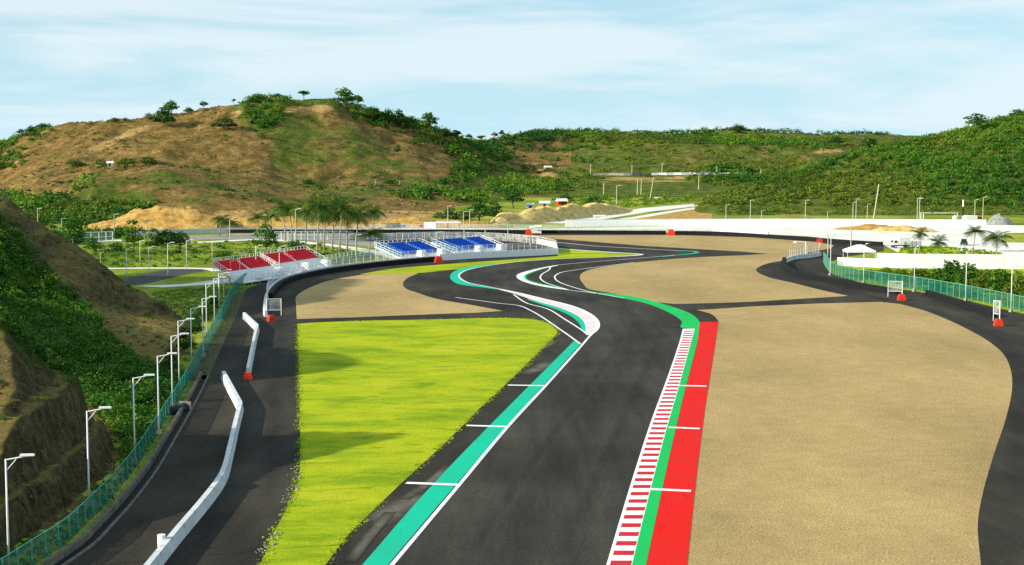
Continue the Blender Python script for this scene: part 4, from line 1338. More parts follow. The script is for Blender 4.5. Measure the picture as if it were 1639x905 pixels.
def heap(name, label, cat, p, rx, ry, h, m, seed, n=34, kind=None):
    V = []
    for i in range(n):
        for j in range(n):
            u, v = (i / (n - 1)) * 2 - 1, (j / (n - 1)) * 2 - 1
            r = math.hypot(u, v)
            z = max(0, 1 - r ** 1.6)
            q = noise.fractal(Vector((u * 2.2 + seed, v * 2.2, seed)), 0.9, 2.1, 5)
            V.append((u * rx, v * ry, h * z * (1 + 0.35 * q) - 0.15))
    Q = [(i * n + j, (i + 1) * n + j, (i + 1) * n + j + 1, i * n + j + 1) for i in range(n - 1) for j in range(n - 1)]
    o = link(name, np_mesh(name, np.array(V), np.array(Q), m, None, True))
    o.location = p
    if kind:
        o['kind'] = kind
    else:
        tag(o, label, cat)
    return o
heap('gravel_heap', 'rounded grey gravel heap behind the right hand palms', 'gravel heap', P(1599, 361), 5.4, 5, 3.6, M['pile'], 2.0)
heap('earth_bank', '', '', P(1400, 367), 14, 6, 1.7, M['earth'], 5.0, kind='structure')
heap('earth_bank', '', '', P(1440, 369), 10, 5, 1.6, M['sand'], 6.0, kind='structure')
heap('earth_bank', '', '', P(1245, 358), 10, 4, 1.3, M['earth'], 6.5, kind='structure')
heap('sand_heap', 'low heap of pale sand left of the palm with the dark car', 'sand heap', P(1475, 371), 6, 4, 1.3, M['sand'], 7.0)

def bank(x0, x1, top, y_base, depth, m, seed, zf=1.0):
    """an excavated bank: ragged steep face towards the road, flat behind"""
    xs = np.arange(x0, x1 + 3, 3.0)
    us = np.linspace(0, 1, 26)
    V = []
    for x in xs:
        yb = interp(y_base, x) if hasattr(y_base, '__len__') else y_base
        b = P(x, yb)
        yt = interp(top, x)
        d2 = b.y + depth * 0.5
        zt = max(0.0, ZD(yt, d2)) * zf
        for u in us:
            d = b.y + depth * u * 1.6
            wx = (x - CX) / F * d
            s = min(u / 0.42, 1.0)
            st_ = 0.55 * s + 0.45 * (math.floor(s * 4) / 4 + min(1, (s * 4 % 1) * 2.5) / 4)
            q = noise.fractal(Vector((wx * 0.16, d * 0.16, seed)), 0.9, 2.1, 5)
            z = zt * st_ * (1 - max(0, u - 0.55) * 0.3) + 1.5 * q * min(1.0, zt * 0.2) * s
            V.append((wx, d + q * 1.0, z - 0.12))
    n, m_ = len(xs), len(us)
    a = (np.arange(n - 1)[:, None] * m_ + np.arange(m_ - 1)[None]).reshape(-1)
    o = link('earth_bank', np_mesh('earth_bank', np.array(V), np.stack([a, a + m_, a + m_ + 1, a + 1], 1), m, None, True))
    o['kind'] = 'structure'
bank(140, 345, [(140, 362), (180, 353), (200, 347), (215, 340), (240, 337), (265, 332), (285, 336), (305, 333), (325, 341), (345, 347)], 371, 11, M['earth'], 1.0)
bank(345, 800, [(345, 347), (365, 352), (395, 347), (430, 350), (470, 346), (500, 350), (560, 345), (620, 351), (660, 348), (700, 352), (760, 354), (800, 360)], 366, 9, M['earth'], 2.0)
bank(785, 1030, [(785, 358), (798, 345), (812, 340), (832, 343), (850, 337), (872, 332), (890, 335), (915, 328), (935, 331), (955, 324), (975, 328), (995, 333), (1012, 337), (1030, 341)], [(785, 364), (870, 357), (950, 347), (1030, 338)], 18, M['sand'], 3.0)

def wheel(t, x, y, r, w):
    mb = MB(); mb.tube([(x, y - w / 2, r), (x, y + w / 2, r)], r, 14); o = mb.build('wheel', M['tyre'], t)
    mb = MB(); mb.tube([(x, y - w / 2 - 0.02, r), (x, y + w / 2 + 0.02, r)], r * 0.55, 10); mb.build('rim', M['galv'], o)
M['car_paint'] = paint('dark_car_paint', (0.025, 0.03, 0.038), 0.15, 1.0, 0.3, 0.0, 0.5)
M['lorry_red'] = paint('lorry_red', (0.72, 0.06, 0.05), 0.15, 1.0, 0.4)
M['light_glass'] = paint('headlight_glass', (0.75, 0.76, 0.74), 0.1, 1.0, 0.15)
def profile(pts, y0, y1, inset=0.0):
    mb = MB()
    n = len(pts)
    mb.v = [(x, y0 + (inset if z > 0.95 else 0), z) for x, z in pts] + [(x, y1 - (inset if z > 0.95 else 0), z) for x, z in pts]
    mb.f = [tuple(range(n)), tuple(range(2 * n - 1, n - 1, -1))] + [(i, n + i, n + (i + 1) % n, (i + 1) % n) for i in range(n)]
    return mb
t = thing('parked_car', 'dark car parked on the pale yard between the palms', 'car', P(1543, 392.5), R(72))
profile([(-2.1, 0.35), (2.1, 0.35), (2.15, 0.72), (1.95, 0.92), (0.95, 1.02), (-1.9, 1.05), (-2.15, 0.8)], -0.88, 0.88).build('body', M['car_paint'], t)
profile([(0.98, 1.0), (0.35, 1.62), (-1.5, 1.66), (-2.0, 1.03)], -0.84, 0.84, 0.14).build('cabin', M['glass'], t)
profile([(0.30, 1.625), (0.2, 1.70), (-1.4, 1.73), (-1.52, 1.665)], -0.70, 0.70).build('roof', M['car_paint'], t)
for x, y in ((-1.3, -0.8), (1.3, -0.8), (-1.3, 0.8), (1.3, 0.8)):
    wheel(t, x, y, 0.34, 0.24)
for y in (-0.62, 0.62):
    mb = MB(); mb.box(2.10, 2.19, y - 0.2, y + 0.2, 0.62, 0.80); mb.build('headlight', M['light_glass'], t)
def lorry(label, p, rz, cab, bodym, l=4.2, h=2.6, s=1.0):
    t = thing('lorry', label, 'lorry', p, rz)
    t.scale = (s, s, s)
    mb = MB(); mb.box(-l, 0.0, -1.1, 1.1, 0.85, 0.85 + h - 0.9); mb.build('cargo_box', bodym, t)
    mb = MB(); mb.box(-l, 1.7, -0.85, 0.85, 0.55, 0.82); mb.build('chassis', M['dark'], t)
    profile([(0.15, 0.82), (1.75, 0.82), (1.8, 1.4), (1.45, 2.15), (0.15, 2.2)], -1.0, 1.0).build('cab', cab, t)
    mb = MB(); mb.quad((1.80, -0.85, 1.42), (1.80, 0.85, 1.42), (1.50, 0.8, 2.08), (1.50, -0.8, 2.08)); mb.build('windscreen', M['glass'], t)
    for y in (-1.005, 1.005):
        mb = MB(); mb.box(0.55, 1.35, y - 0.01, y + 0.01, 1.45, 2.0); mb.build('side_window', M['glass'], t)
    for x, y in ((1.1, -0.9), (1.1, 0.9), (-l * 0.78, -0.9), (-l * 0.78, 0.9)):
        wheel(t, x, y, 0.42, 0.3)
lorry('white box lorry at the end of the far tyre wall at right', P(1437, 397), math.pi + 0.15, M['white'], M['white'], 3.0, 2.9)
lorry('lorry with red cab beside the grey gravel heap', P(1562, 358), 0.1, M['lorry_red'], M['white'], 3.6, 2.6, 1.1)
lorry('white lorry with red cab parked before the brown hill, left of the slim pole', P(680, 370), math.pi - 0.2, M['lorry_red'], M['white'], 4.0, 2.8)
lorry('dark tipper lorry parked by the palms at the far pale wall', P(640, 370), 0.3, M['white'], M['dark'], 4.2, 2.4)

def hut(label, p, w, d, h, rz, wall, roof, pitch=0.35):
    t = thing('small_house', label, 'house', p, rz)
    mb = MB(); mb.box(-w / 2, w / 2, -d / 2, d / 2, -0.5, h); mb.build('wall', M[wall], t)
    mb = MB()
    e = 0.4
    zr = h + d * pitch
    mb.v = [(-w / 2 - e, -d / 2 - e, h - 0.1), (w / 2 + e, -d / 2 - e, h - 0.1), (w / 2 + e, d / 2 + e, h - 0.1), (-w / 2 - e, d / 2 + e, h - 0.1), (-w / 2 - e, 0, zr), (w / 2 + e, 0, zr)]
    mb.f = [(0, 1, 5, 4), (2, 3, 4, 5), (1, 2, 5), (3, 0, 4), (3, 2, 1, 0)]
    mb.build('roof', M[roof], t)
    mb = MB(); mb.box(-0.5, 0.5, -d / 2 - 0.04, -d / 2 - 0.004, 0, min(2.0, h - 0.2)); mb.build('door', M['dark'], t)
    for x in (-w * 0.32, w * 0.32):
        mb = MB(); mb.box(x - 0.5, x + 0.5, -d / 2 - 0.04, -d / 2 - 0.004, 0.9, min(1.9, h - 0.3)); mb.build('window', M['glass'], t)
def fhit(x, y):
    return FAR.hit(x, y) or P(x, y)
hut('white roofed hut with a red wall above the sand bank', P(899, 328), 4, 3, 1.7, 0.3, 'block_red', 'white')
hut('low white roofed shed left of the red walled hut above the sand bank', P(872, 330), 4, 2.5, 1.3, -0.1, 'concrete', 'white')
hut('small white hut farthest left on the sand bank top', P(848, 333), 2.6, 2, 1.3, 0.2, 'white', 'white_metal')
hut('pale roofed house alone on the green ridge', fhit(877, 272), 4.4, 3, 1.6, 0.2, 'earth', 'concrete_white')
hut('tiny white house by the bush row on the brown hill', fhit(178, 266), 2.4, 2, 1.3, 0.1, 'white', 'white')
t = thing('carport', 'white roofed open shelter below the brown hill, right of the red cab', 'shelter', P(717, 370))
mb = MB(); mb.box(-4.2, 4.2, -2.2, 2.2, 2.6, 2.85, 0.9); mb.build('roof', M['white'], t)
for x in (-3.6, 0, 3.6):
    for y in (-1.8, 1.8):
        mb = MB(); mb.tube([(x, y, 0), (x, y, 2.6)], 0.1, 6); mb.build('post', M['dark'], t)
t = thing('arch_gate', 'white arched gateway on the pale road below the sand bank', 'gateway', P(957, 361.5))
for x in (-1.2, 1.2):
    mb = MB(); mb.box(x - 0.3, x + 0.3, -0.3, 0.3, 0, 3.1); mb.build('pillar', M['white'], t)
mb = MB(); mb.box(-1.6, 2.6, -0.35, 0.35, 3.1, 3.6); mb.build('beam', M['white'], t)
t = thing('terrace_wall', 'pale retaining wall across the middle of the green ridge', 'wall')
for i, (a0, a1, yy) in enumerate(((950, 1040, 281), (1042, 1190, 280))):
    pts = [fhit(x, yy) + Vector((0, -1.5, -0.8)) for x in range(a0, a1, 12)]
    mb = MB(); mb.wall(pts, 0.6, 0, 2.0); mb.build('wall_section', M['concrete_white'] if i else M['concrete'], t)
path('access_road', [(1045, 317), (1080, 311), (1130, 305), (1180, 302)], 4.0, 'pale_road', -0.01)

# ------------------------------------------------------------------ trees
def tree_parts(kind, seed):
    """unit tree, about 1 m tall and 1 m across: trunk with limbs, leafy crown"""
    g = random.Random(seed)
    mb = MB()
    ch = {'round': 0.20, 'flat': 0.36, 'bush': 0.03, 'thin': 0.36, 'tall': 0.18}[kind]
    top = Vector((g.uniform(-.06, .06), g.uniform(-.06, .06), ch + 0.14))
    r = 0.030 if kind != 'bush' else 0.02
    mb.tube([(0, 0, -0.1), (top.x * .4, top.y * .4, ch * 0.6), top], [r * 1.5, r, r * 0.75], 7)
    C, RX, RZ = [], [], []
    if kind == 'flat':
        spec = [(0.27, 0.70, 0.20, 0.16)] * 6 + [(0.05, 0.82, 0.24, 0.17), (0.15, 0.60, 0.2, 0.14)]
    elif kind == 'bush':
        spec = [(0.30, 0.26, 0.24, 0.30)] * 7 + [(0.16, 0.50, 0.26, 0.30)] * 3 + [(0.03, 0.66, 0.26, 0.30)]
    elif kind == 'thin':
        spec = [(0.26, 0.62, 0.18, 0.16)] * 5 + [(0.05, 0.80, 0.22, 0.18)]
    elif kind == 'tall':
        spec = [(0.26, 0.36, 0.24, 0.24)] * 5 + [(0.22, 0.62, 0.24, 0.22)] * 4 + [(0.02, 0.82, 0.24, 0.18)]
    else:
        spec = [(0.30, 0.42, 0.23, 0.22)] * 6 + [(0.20, 0.62, 0.25, 0.22)] * 4 + [(0.02, 0.78, 0.25, 0.20)]
    for k, (rad, z, a, b) in enumerate(spec):
        an = k * 2.4 + g.uniform(-.4, .4)
        rr = rad * g.uniform(0.75, 1.2)
        c = Vector((math.cos(an) * rr, math.sin(an) * rr, z * g.uniform(0.88, 1.12)))
        s = g.uniform(0.8, 1.2)
        C.append(c); RX.append(a * s); RZ.append(b * s)
        mid_ = top.lerp(c, 0.5) - Vector((0, 0, 0.03))
        mb.tube([top * 0.9, mid_, c], [r * 0.6, r * 0.4, r * 0.2], 5, False)
    return mb, C, RX, RZ

_tp = {}
def tree_proto(kind, leaf, n, size, seed, bark='bark'):
    key = (kind, leaf, n, size, seed)
    if key not in _tp:
        mb, C, RX, RZ = tree_parts(kind, seed)
        _tp[key] = (mb.mesh('trunk', M[bark], True), leaf_mesh('crown', M[leaf], C, RX, RZ, n, size, seed=seed))
    return _tp[key]
def tree(name, label, cat, p, w, h, kind='round', leaf='leaf', n=60, size=0.045, seed=None, group=None, bark='bark'):
    seed = random.randint(0, 3) if seed is None else seed
    tm, cm = tree_proto(kind, leaf, n, size, seed, bark)
    t = thing(name, label, cat, p, random.uniform(0, 6.28), group)
    t.scale = (w, w, h)
    link('trunk' if kind != 'bush' else 'stem', tm, t)
    link('crown' if kind != 'bush' else 'foliage', cm, t)
    return t
def px_tree(x, y, w, h, **kw):
    """size in photo pixels, standing where the hillside or plain is seen at (x, y)"""
    p = None
    src = kw.pop('on', None)
    if src == 'far':
        p = FAR.hit(x, y) or FAR.crest(x)
    elif src == 'right':
        p = RIGHT.hit(x, y) or RIGHT.crest(x)
    else:
        p = P(x, y)
    s = p.y / F
    return tree(kw.pop('name', 'tree'), kw.pop('label'), kw.pop('cat', 'tree'), p, w * s, h * s, **kw)

# skyline of the brown hill, left to right
sky_trees = [(6, 240, 16, 10, 'bush', 'leaf', 'low shrub at the left foot of the skyline'), (22, 232, 18, 10, 'bush', 'leaf', 'second shrub up the left end of the skyline'), (37, 221, 16, 12, 'thin', 'leaf_dark', 'thin tree on the left end of the skyline'),
    (53, 214, 18, 11, 'bush', 'leaf_dark', 'dark shrub below the left skyline tip'), (72, 208, 24, 9, 'bush', 'leaf_dark', 'wide dark shrub at the left skyline tip'),
    (187, 196, 16, 6, 'bush', 'leaf', 'small low bush on the left skyline, wider of a pair'), (204, 195, 12, 5, 'bush', 'leaf', 'small low bush on the left skyline, narrower of a pair'), (242, 193, 18, 9, 'bush', 'leaf_lime', 'pale bush left of the big dark round bush'),
    (265, 204, 35, 27, 'bush', 'leaf_dark', 'big dark round bush on the left shoulder of the brown hill'), (277, 185, 24, 19, 'round', 'leaf', 'tree standing just above the big dark round bush'),
    (305, 179, 16, 8, 'bush', 'leaf_dark', 'small bush between two skyline trees, left shoulder'), (329, 178, 15, 12, 'flat', 'leaf_dark', 'small flat topped tree on the left shoulder'), (377, 168, 8, 9, 'thin', 'leaf_dark', 'tiny upright tree left of the summit'),
    (415, 166, 30, 13, 'bush', 'leaf', 'broad shrub at the left edge of the summit'), (448, 159, 14, 8, 'thin', 'leaf_dark', 'tiny leaning tree on the summit'), (489, 162, 19, 14, 'flat', 'leaf_dark', 'small flat topped tree right of the summit'),
    (554, 174, 34, 26, 'round', 'leaf', 'largest dark tree on the skyline right of the summit'), (575, 177, 20, 20, 'flat', 'leaf', 'slighter tree touching the right side of the largest skyline tree'),
    (600, 192, 28, 17, 'bush', 'leaf', 'first bush of the dark row down the right slope'), (622, 200, 28, 20, 'bush', 'leaf_dark', 'second bush of the dark row down the right slope'), (640, 203, 24, 24, 'bush', 'leaf', 'third bush of the dark row down the right slope'),
    (660, 212, 26, 22, 'bush', 'leaf', 'fourth bush of the dark row down the right slope'), (687, 213, 29, 27, 'round', 'leaf', 'round crowned tree at the lower end of the dark row'), (713, 224, 16, 16, 'bush', 'leaf_dark', 'small dark bush right of the round crowned tree'),
    (730, 230, 20, 18, 'flat', 'leaf_dark', 'spreading tree in the saddle right of the brown hill'), (751, 224, 14, 12, 'thin', 'leaf', 'thin tree on the saddle skyline'), (770, 219, 15, 11, 'flat', 'leaf', 'flat topped tree on the saddle skyline'),
    (792, 217, 14, 12, 'thin', 'leaf_dry', 'sparse pale tree right of the saddle'), (803, 217, 12, 13, 'thin', 'leaf_dark', 'thin dark tree right of the sparse pale one')]
for x, y, w, h, kd, lf, lab in sky_trees:
    px_tree(x, y, w * 1.1, h * 1.25, on='far', kind=kd, leaf=lf, label=lab, name='shrub' if kd == 'bush' else 'tree', cat='shrub' if kd == 'bush' else 'tree', n=75, size=0.055, group='trees and shrubs of the brown hill skyline')
slope = [(362, 208, 44, 22, 'bush', 'leaf_dark', 'slanting dark shrub patch on the upper brown slope'), (637, 247, 13, 16, 'bush', 'leaf_dark', 'single dark bush casting a shadow on the right slope'), (672, 233, 40, 16, 'bush', 'leaf', 'wide bush below the dark row on the right slope'),
    (430, 200, 40, 13, 'bush', 'leaf', 'large green bush below the summit'), (408, 184, 34, 10, 'bush', 'leaf', 'green bush left below the summit'), (447, 182, 26, 14, 'bush', 'leaf_lime', 'bright green bush just under the summit'),
    (742, 279, 38, 22, 'round', 'leaf', 'leafy tree low on the right slope, left of a pair'), (764, 280, 30, 17, 'round', 'leaf', 'leafy tree low on the right slope, right of a pair'), (727, 252, 34, 26, 'bush', 'leaf', 'bush in the notch under the saddle'),
    (122, 267, 34, 13, 'bush', 'leaf', 'bush at the left of the hedge row on the lower hump'), (163, 267, 24, 13, 'bush', 'leaf', 'round bush in the hedge row on the lower hump'), (205, 266, 36, 15, 'bush', 'leaf', 'bright bush right of the tiny white house'), (238, 264, 38, 15, 'bush', 'leaf', 'bush at the right end of the hedge row'),
    (314, 271, 20, 8, 'bush', 'leaf_lime', 'small pale shrub alone right of the hedge row'), (548, 297, 26, 18, 'thin', 'leaf_dry', 'pale dead tree on the lower slope, left one'), (603, 298, 30, 20, 'thin', 'leaf_dry', 'pale dry tree on the lower slope, middle one'), (640, 296, 24, 16, 'thin', 'leaf_dry', 'pale dry tree on the lower slope, right one'),
    (495, 298, 22, 12, 'bush', 'leaf_dark', 'dark shrub on the lower slope above the palms'), (625, 297, 26, 10, 'bush', 'leaf_dark', 'dark low shrub between pale dry trees'), (680, 310, 60, 12, 'bush', 'leaf', 'long green shrub at the foot of the right slope'), (420, 222, 26, 12, 'bush', 'leaf_lime', 'yellowish bush lower left of the summit')]
for x, y, w, h, kd, lf, lab in slope:
    px_tree(x, y, w, h, on='far', kind=kd, leaf=lf, label=lab, name='shrub' if kd == 'bush' else 'tree', cat='shrub' if kd == 'bush' else 'tree', n=55, size=0.055, bark='bark_pale' if lf == 'leaf_dry' else 'bark')
px_tree(1560, 209, 44, 26, on='right', kind='round', leaf='leaf', label='big spreading tree alone on the right hill skyline', n=60, size=0.05)
for x, y, w, h, lab in ((1110, 217, 12, 7, 'small dark tree at the left of the far ridge top'), (1135, 216, 24, 8, 'low spreading tree crown on the far ridge top'), (1180, 212, 40, 10, 'wide flat tree mass on the far ridge top'),
                        (1336, 232, 24, 15, 'pointed bush at the right end of the far ridge'), (1390, 238, 34, 18, 'dark bush where the far ridge meets the right hill')):
    px_tree(x, y, w, h, on='far', kind='bush', leaf='leaf_dark', label=lab, n=70, size=0.06)
for x, y, w, h, lab in ((1490, 222, 30, 10, 'low bush on the right hill skyline left of the big tree'), (1625, 186, 30, 12, 'bush on the right hill skyline at the photo edge'), (1470, 226, 16, 9, 'small bush farthest left on the right hill skyline')):
    px_tree(x, y, w, h, on='right', kind='bush', leaf='leaf', label=lab, n=50, size=0.06, name='shrub', cat='shrub')

plain = [(84, 392, 38, 30, 'bush', 'leaf', 'round green bush just behind the bare spur'), (118, 396, 44, 48, 'tall', 'leaf', 'tall bushy tree behind the bare spur'), (148, 404, 34, 26, 'bush', 'leaf', 'bush right of the tall bushy tree'), (188, 408, 22, 24, 'bush', 'leaf_dark', 'dark bush left of the tree by the orange cut'),
    (213, 402, 42, 48, 'tall', 'leaf', 'green tree in front of the orange cut'), (248, 406, 36, 38, 'tall', 'leaf_dark', 'left tree of the trio on the meadow'), (268, 405, 42, 40, 'round', 'leaf_dark', 'middle tree of the trio on the meadow'), (288, 404, 36, 36, 'round', 'leaf', 'right tree of the trio on the meadow'),
    (427, 409, 46, 48, 'tall', 'leaf', 'dense green tree behind the red seats'), (474, 402, 32, 18, 'bush', 'leaf_dark', 'dark bush right of the tree behind the red seats'), (357, 416, 30, 17, 'bush', 'leaf', 'bush on the meadow left of the red seats'), (452, 410, 12, 22, 'thin', 'leaf_lime', 'yellow green sapling behind the red seats'),
    (720, 361, 34, 28, 'tall', 'leaf', 'leftmost of the green trees below the brown hill'), (742, 361, 34, 26, 'round', 'leaf', 'second of the green trees below the brown hill'), (768, 360, 46, 38, 'round', 'leaf', 'largest of the green trees below the brown hill'), (790, 356, 32, 32, 'tall', 'leaf_dark', 'dark tree at the left end of the sand bank'),
    (822, 334, 38, 32, 'round', 'leaf_dark', 'dark round tree above the sand bank'), (846, 352, 20, 14, 'bush', 'leaf_dark', 'bush on the face of the sand bank'), (950, 330, 36, 18, 'bush', 'leaf', 'bush behind the top of the sand bank'), (702, 352, 22, 14, 'bush', 'leaf', 'small bush beside the white roofed shelter'), (905, 322, 24, 14, 'bush', 'leaf', 'bush right of the red walled hut')]
for x, y, w, h, kd, lf, lab in plain:
    px_tree(x, y, w, h, kind=kd, leaf=lf, label=lab, name='shrub' if kd == 'bush' else 'tree', cat='shrub' if kd == 'bush' else 'tree', n=90, size=0.045)
fence_b = [(276, 646, 46, 46, 'dark bush behind the fence above the drain pipe'), (294, 598, 36, 44, 'second dark bush behind the left fence bend'), (314, 566, 34, 46, 'third dark bush behind the left fence bend'), (330, 540, 28, 42, 'fourth dark bush behind the left fence, by the slim lamps'), (346, 512, 24, 32, 'fifth dark bush behind the left fence, by the slim lamps'), (358, 492, 20, 22, 'small bush behind the left fence below the white path')]
for x, y, w, h, lab in fence_b:
    p = P(x, y) + Vector((-1.6, 0, 0))
    p.z = max(near_h(p.x, p.y), 0) - 0.2
    s = p.y / F
    tree('shrub', lab, 'shrub', p, w * s, h * s * 1.1, 'bush', 'leaf_dark', 170, 0.034)
right_b = [(1392, 444, 30, 14, 'leaf_lime', 'low yellow green bush at the left end of the right fence'), (1418, 447, 34, 20, 'leaf_lime', 'yellow green bush below the tall hoarding, left'), (1442, 452, 36, 22, 'leaf_lime', 'yellow green bush with dark base, left of the lamp'), (1472, 455, 48, 26, 'leaf_olive', 'green bush behind the third right lamp'),
    (1500, 456, 46, 28, 'leaf', 'green bush below the middle of the tall hoarding'), (1524, 458, 54, 42, 'leaf', 'tall green bush rising over the hoarding foot'), (1550, 462, 50, 44, 'leaf', 'dense bush beside the fourth right lamp'), (1574, 468, 46, 36, 'leaf_olive', 'bush right of the fourth right lamp'),
    (1600, 472, 50, 44, 'leaf', 'dense bush left of the rightmost lamp'), (1628, 478, 44, 42, 'leaf_olive', 'bush at the right edge of the photo'), (1655, 484, 44, 40, 'leaf', 'bush just cut by the right photo edge'), (1500, 466, 40, 14, 'leaf', 'low bush hugging the right green fence'), (1545, 475, 44, 14, 'leaf_lime', 'low pale bush hugging the right green fence')]
for x, y, w, h, lf, lab in right_b:
    px_tree(x, y, w, h, kind='bush', leaf=lf, label=lab, name='shrub', cat='shrub', n=150, size=0.05)

# coconut palms
def palm_proto(seed, droop=1.0):
    g = random.Random(seed)
    mb = MB()
    mb.tube([(0, 0, -0.1), (0.02, 0, 0.3), (0.05, 0.01, 0.62), (0.06, 0.02, 0.86)], [0.022, 0.016, 0.013, 0.012], 8)
    V, Q, T = [], [], []
    top = Vector((0.06, 0.02, 0.86))
    nf = 23
    for k in range(nf):
        an = k * 2.399 + g.uniform(-.2, .2)
        el = R(g.uniform(-15, 75)) if k > 3 else R(80)
        ln = g.uniform(0.36, 0.46)
        dirh = Vector((math.cos(an), math.sin(an), 0))
        side = Vector((-math.sin(an), math.cos(an), 0))
        pts = []
        p, e = top.copy(), el
        for s in range(9):
            pts.append(p.copy())
            p = p + (dirh * math.cos(e) + Vector((0, 0, 1)) * math.sin(e)) * (ln / 8)
            e -= R(9.5) * droop
        tint = g.uniform(0.2, 0.8)
        for s in range(8):
            a, b = pts[s], pts[s + 1]
            lw = 0.105 * math.sin(math.pi * (s + 1.2) / 9.6) + 0.012
            for sg in (-1, 1):
                for q in range(2):
                    c = a.lerp(b, q * 0.5)
                    d = a.lerp(b, q * 0.5 + 0.34)
                    tip = c + side * sg * lw + (b - a) * 0.9 - Vector((0, 0, lw * 0.55))
                    i = len(V)
                    V += [tuple(c), tuple(d), tuple(tip + (b - a) * 0.15), tuple(tip)]
                    Q.append((i, i + 1, i + 2, i + 3))
                    T += [min(1, max(0, tint + g.uniform(-.15, .15)))] * 4
    return mb.mesh('trunk', M['bark_pale'], True), np_mesh('crown', np.array(V), np.array(Q), M['palm'], {'tint': np.array(T)})
PP = [palm_proto(s, d) for s, d in ((1, 1.0), (2, 1.2), (3, 0.9))]
def palm(x, yb, yc, label, group='coconut palms', wide=1.0, k=None):
    p = P(x, yb)
    h = (yb - yc) / F * p.y * 1.16
    h = max(h, 3.0)
    t = thing('palm_tree', label, 'palm', p, random.uniform(0, 6.28), group)
    w = max(min(h, 11.0), 9.0) * wide
    t.scale = (w, w, h)
    tm, cm = PP[random.randint(0, 2) if k is None else k]
    link('trunk', tm, t); link('crown', cm, t)
palms = [(351, 378, 352, 'left palm of the pair before the orange cut'), (364, 379, 356, 'right palm of the pair before the orange cut'), (411, 380, 349, 'single palm at the left end of the palm row'), (434, 382, 346, 'second palm of the row, left of the tall one'),
    (457, 386, 334, 'tall palm of the row above the dense green tree'), (468, 388, 340, 'palm touching the tall one on its right'), (489, 400, 337, 'palm right of the tall lamp in the row'), (507, 412, 333, 'tallest palm in the centre of the row'), (519, 404, 342, 'palm half hidden by the tallest one'),
    (532, 402, 338, 'palm just right of the tallest one'), (543, 407, 336, 'palm with a leaning look near the row centre right'), (556, 404, 344, 'palm near the right end of the row'), (570, 400, 344, 'palm before the right end of the row'), (598, 380, 341, 'palm at the right end of the row, short trunk'),
    (590, 409, 376, 'low wide palm left of the blue seats'), (753, 362, 344, 'bright palm among the green trees under the brown hill')]
for x, b, c_, lab in palms:
    palm(x, b, c_, lab, wide=1.25 if x == 590 else 1.12)
for x, b, c_, lab, w in ((1471, 409, 374, 'leftmost palm at right, dark round crown', 0.7), (1500, 428, 388, 'small palm behind the tall hoarding', 0.7), (1557, 404, 371, 'palm with broad crown right of the dark car', 1.0), (1594, 427, 382, 'tall palm in front of the gravel heap', 1.1)):
    palm(x, b, c_, lab, 'palms at the right', w)

# ------------------------------------------------------------------ shrub cover (nobody could count it)
def scatter(H, polys, n, seed, zmin=0.3):
    g = np.random.default_rng(seed)
    out = []
    x0, x1, d0, d1 = H.xs[0], H.xs[-1], H.ds[0], H.ds[-1]
    tries = 0
    xs = g.uniform(x0, x1, n * 40)
    ds = np.sqrt(g.uniform(d0 ** 2, d1 ** 2, n * 40))
    us = g.uniform(size=n * 40)
    for x, d, u in zip(xs, ds, us):
        z = H.z(x, d)
        if z < zmin:
            continue
        p = ((x - CX) / F * d, d, z)
        a, b = proj(p)
        for poly, dens in polys:
            if u < dens and inpoly([a], [b], poly)[0]:
                # clumped, not even
                if dens > 0.94 or noise.fractal(Vector((p[0] * 0.03, d * 0.03, seed)), 0.9, 2.1, 4) > -0.25 + (0.3 if dens < 0.5 else -0.45):
                    out.append(p)
                break
        if len(out) >= n:
            break
    return np.array(out)
def stuff(name, m, C, r0, r1, zf, n, size, seed, lift=0.3, **kw):
    g = np.random.default_rng(seed)
    r = r0 + (r1 - r0) * g.uniform(size=len(C)) ** 2
    C = C.copy()
    C[:, 2] = np.maximum(C[:, 2], -0.06) + r * zf * lift
    if 'base' not in kw and size > 0.3:
        f = 0.012 if size > 0.5 else 0.03
        q = np.array([noise.fractal(Vector((p[0] * f, p[1] * f * 0.6, seed * 3.7)), 0.9, 2.1, 4) for p in C])
        kw['base'] = np.clip(0.42 + 0.55 * q + g.normal(0, 0.10, len(C)), 0.05, 0.9)
    o = link(name, leaf_mesh(name, M[m], C, r, r * zf, n, size * (0.6 + 0.4 * r / r1), seed=seed, **kw))
    o['kind'] = 'stuff'
    return o
G = [([(-60, 312), (60, 316), (120, 321), (240, 322), (252, 326), (205, 350), (180, 364), (90, 376), (60, 390), (-60, 390)], 0.98),
     ([(-60, 236), (0, 236), (40, 217), (82, 207), (52, 226), (36, 246), (46, 268), (-60, 275)], 0.9),
     ([(118, 300), (145, 282), (140, 300), (115, 316)], 0.9), ([(388, 165), (460, 160), (452, 180), (440, 203), (412, 208), (386, 190)], 0.7),
     ([(560, 172), (700, 210), (748, 226), (720, 240), (650, 216), (600, 203), (550, 190)], 0.9), ([(700, 222), (760, 222), (800, 216), (850, 214), (850, 225), (790, 240), (760, 290), (700, 300), (730, 260)], 0.75),
     ([(600, 305), (700, 305), (800, 312), (800, 325), (640, 318)], 0.6),
     ([(800, 212), (1360, 222), (1360, 236), (800, 226)], 0.95), ([(820, 232), (910, 226), (915, 262), (850, 290), (800, 300)], 0.25), ([(780, 225), (1360, 226), (1360, 270), (1150, 276), (780, 300)], 0.45),
     ([(1100, 270), (1300, 250), (1250, 285), (1150, 300), (1100, 290)], 0.95), ([(780, 285), (950, 282), (960, 300), (860, 318), (790, 318)], 0.7)]
C = scatter(FAR, G, 6500, 21)
def by_patch(C, f, seed, lo, hi):
    q = np.array([noise.fractal(Vector((p[0] * f, p[1] * f * 0.5, seed)), 0.9, 2.1, 4) for p in C])
    return C[q < lo], C[(q >= lo) & (q < hi)], C[q >= hi]
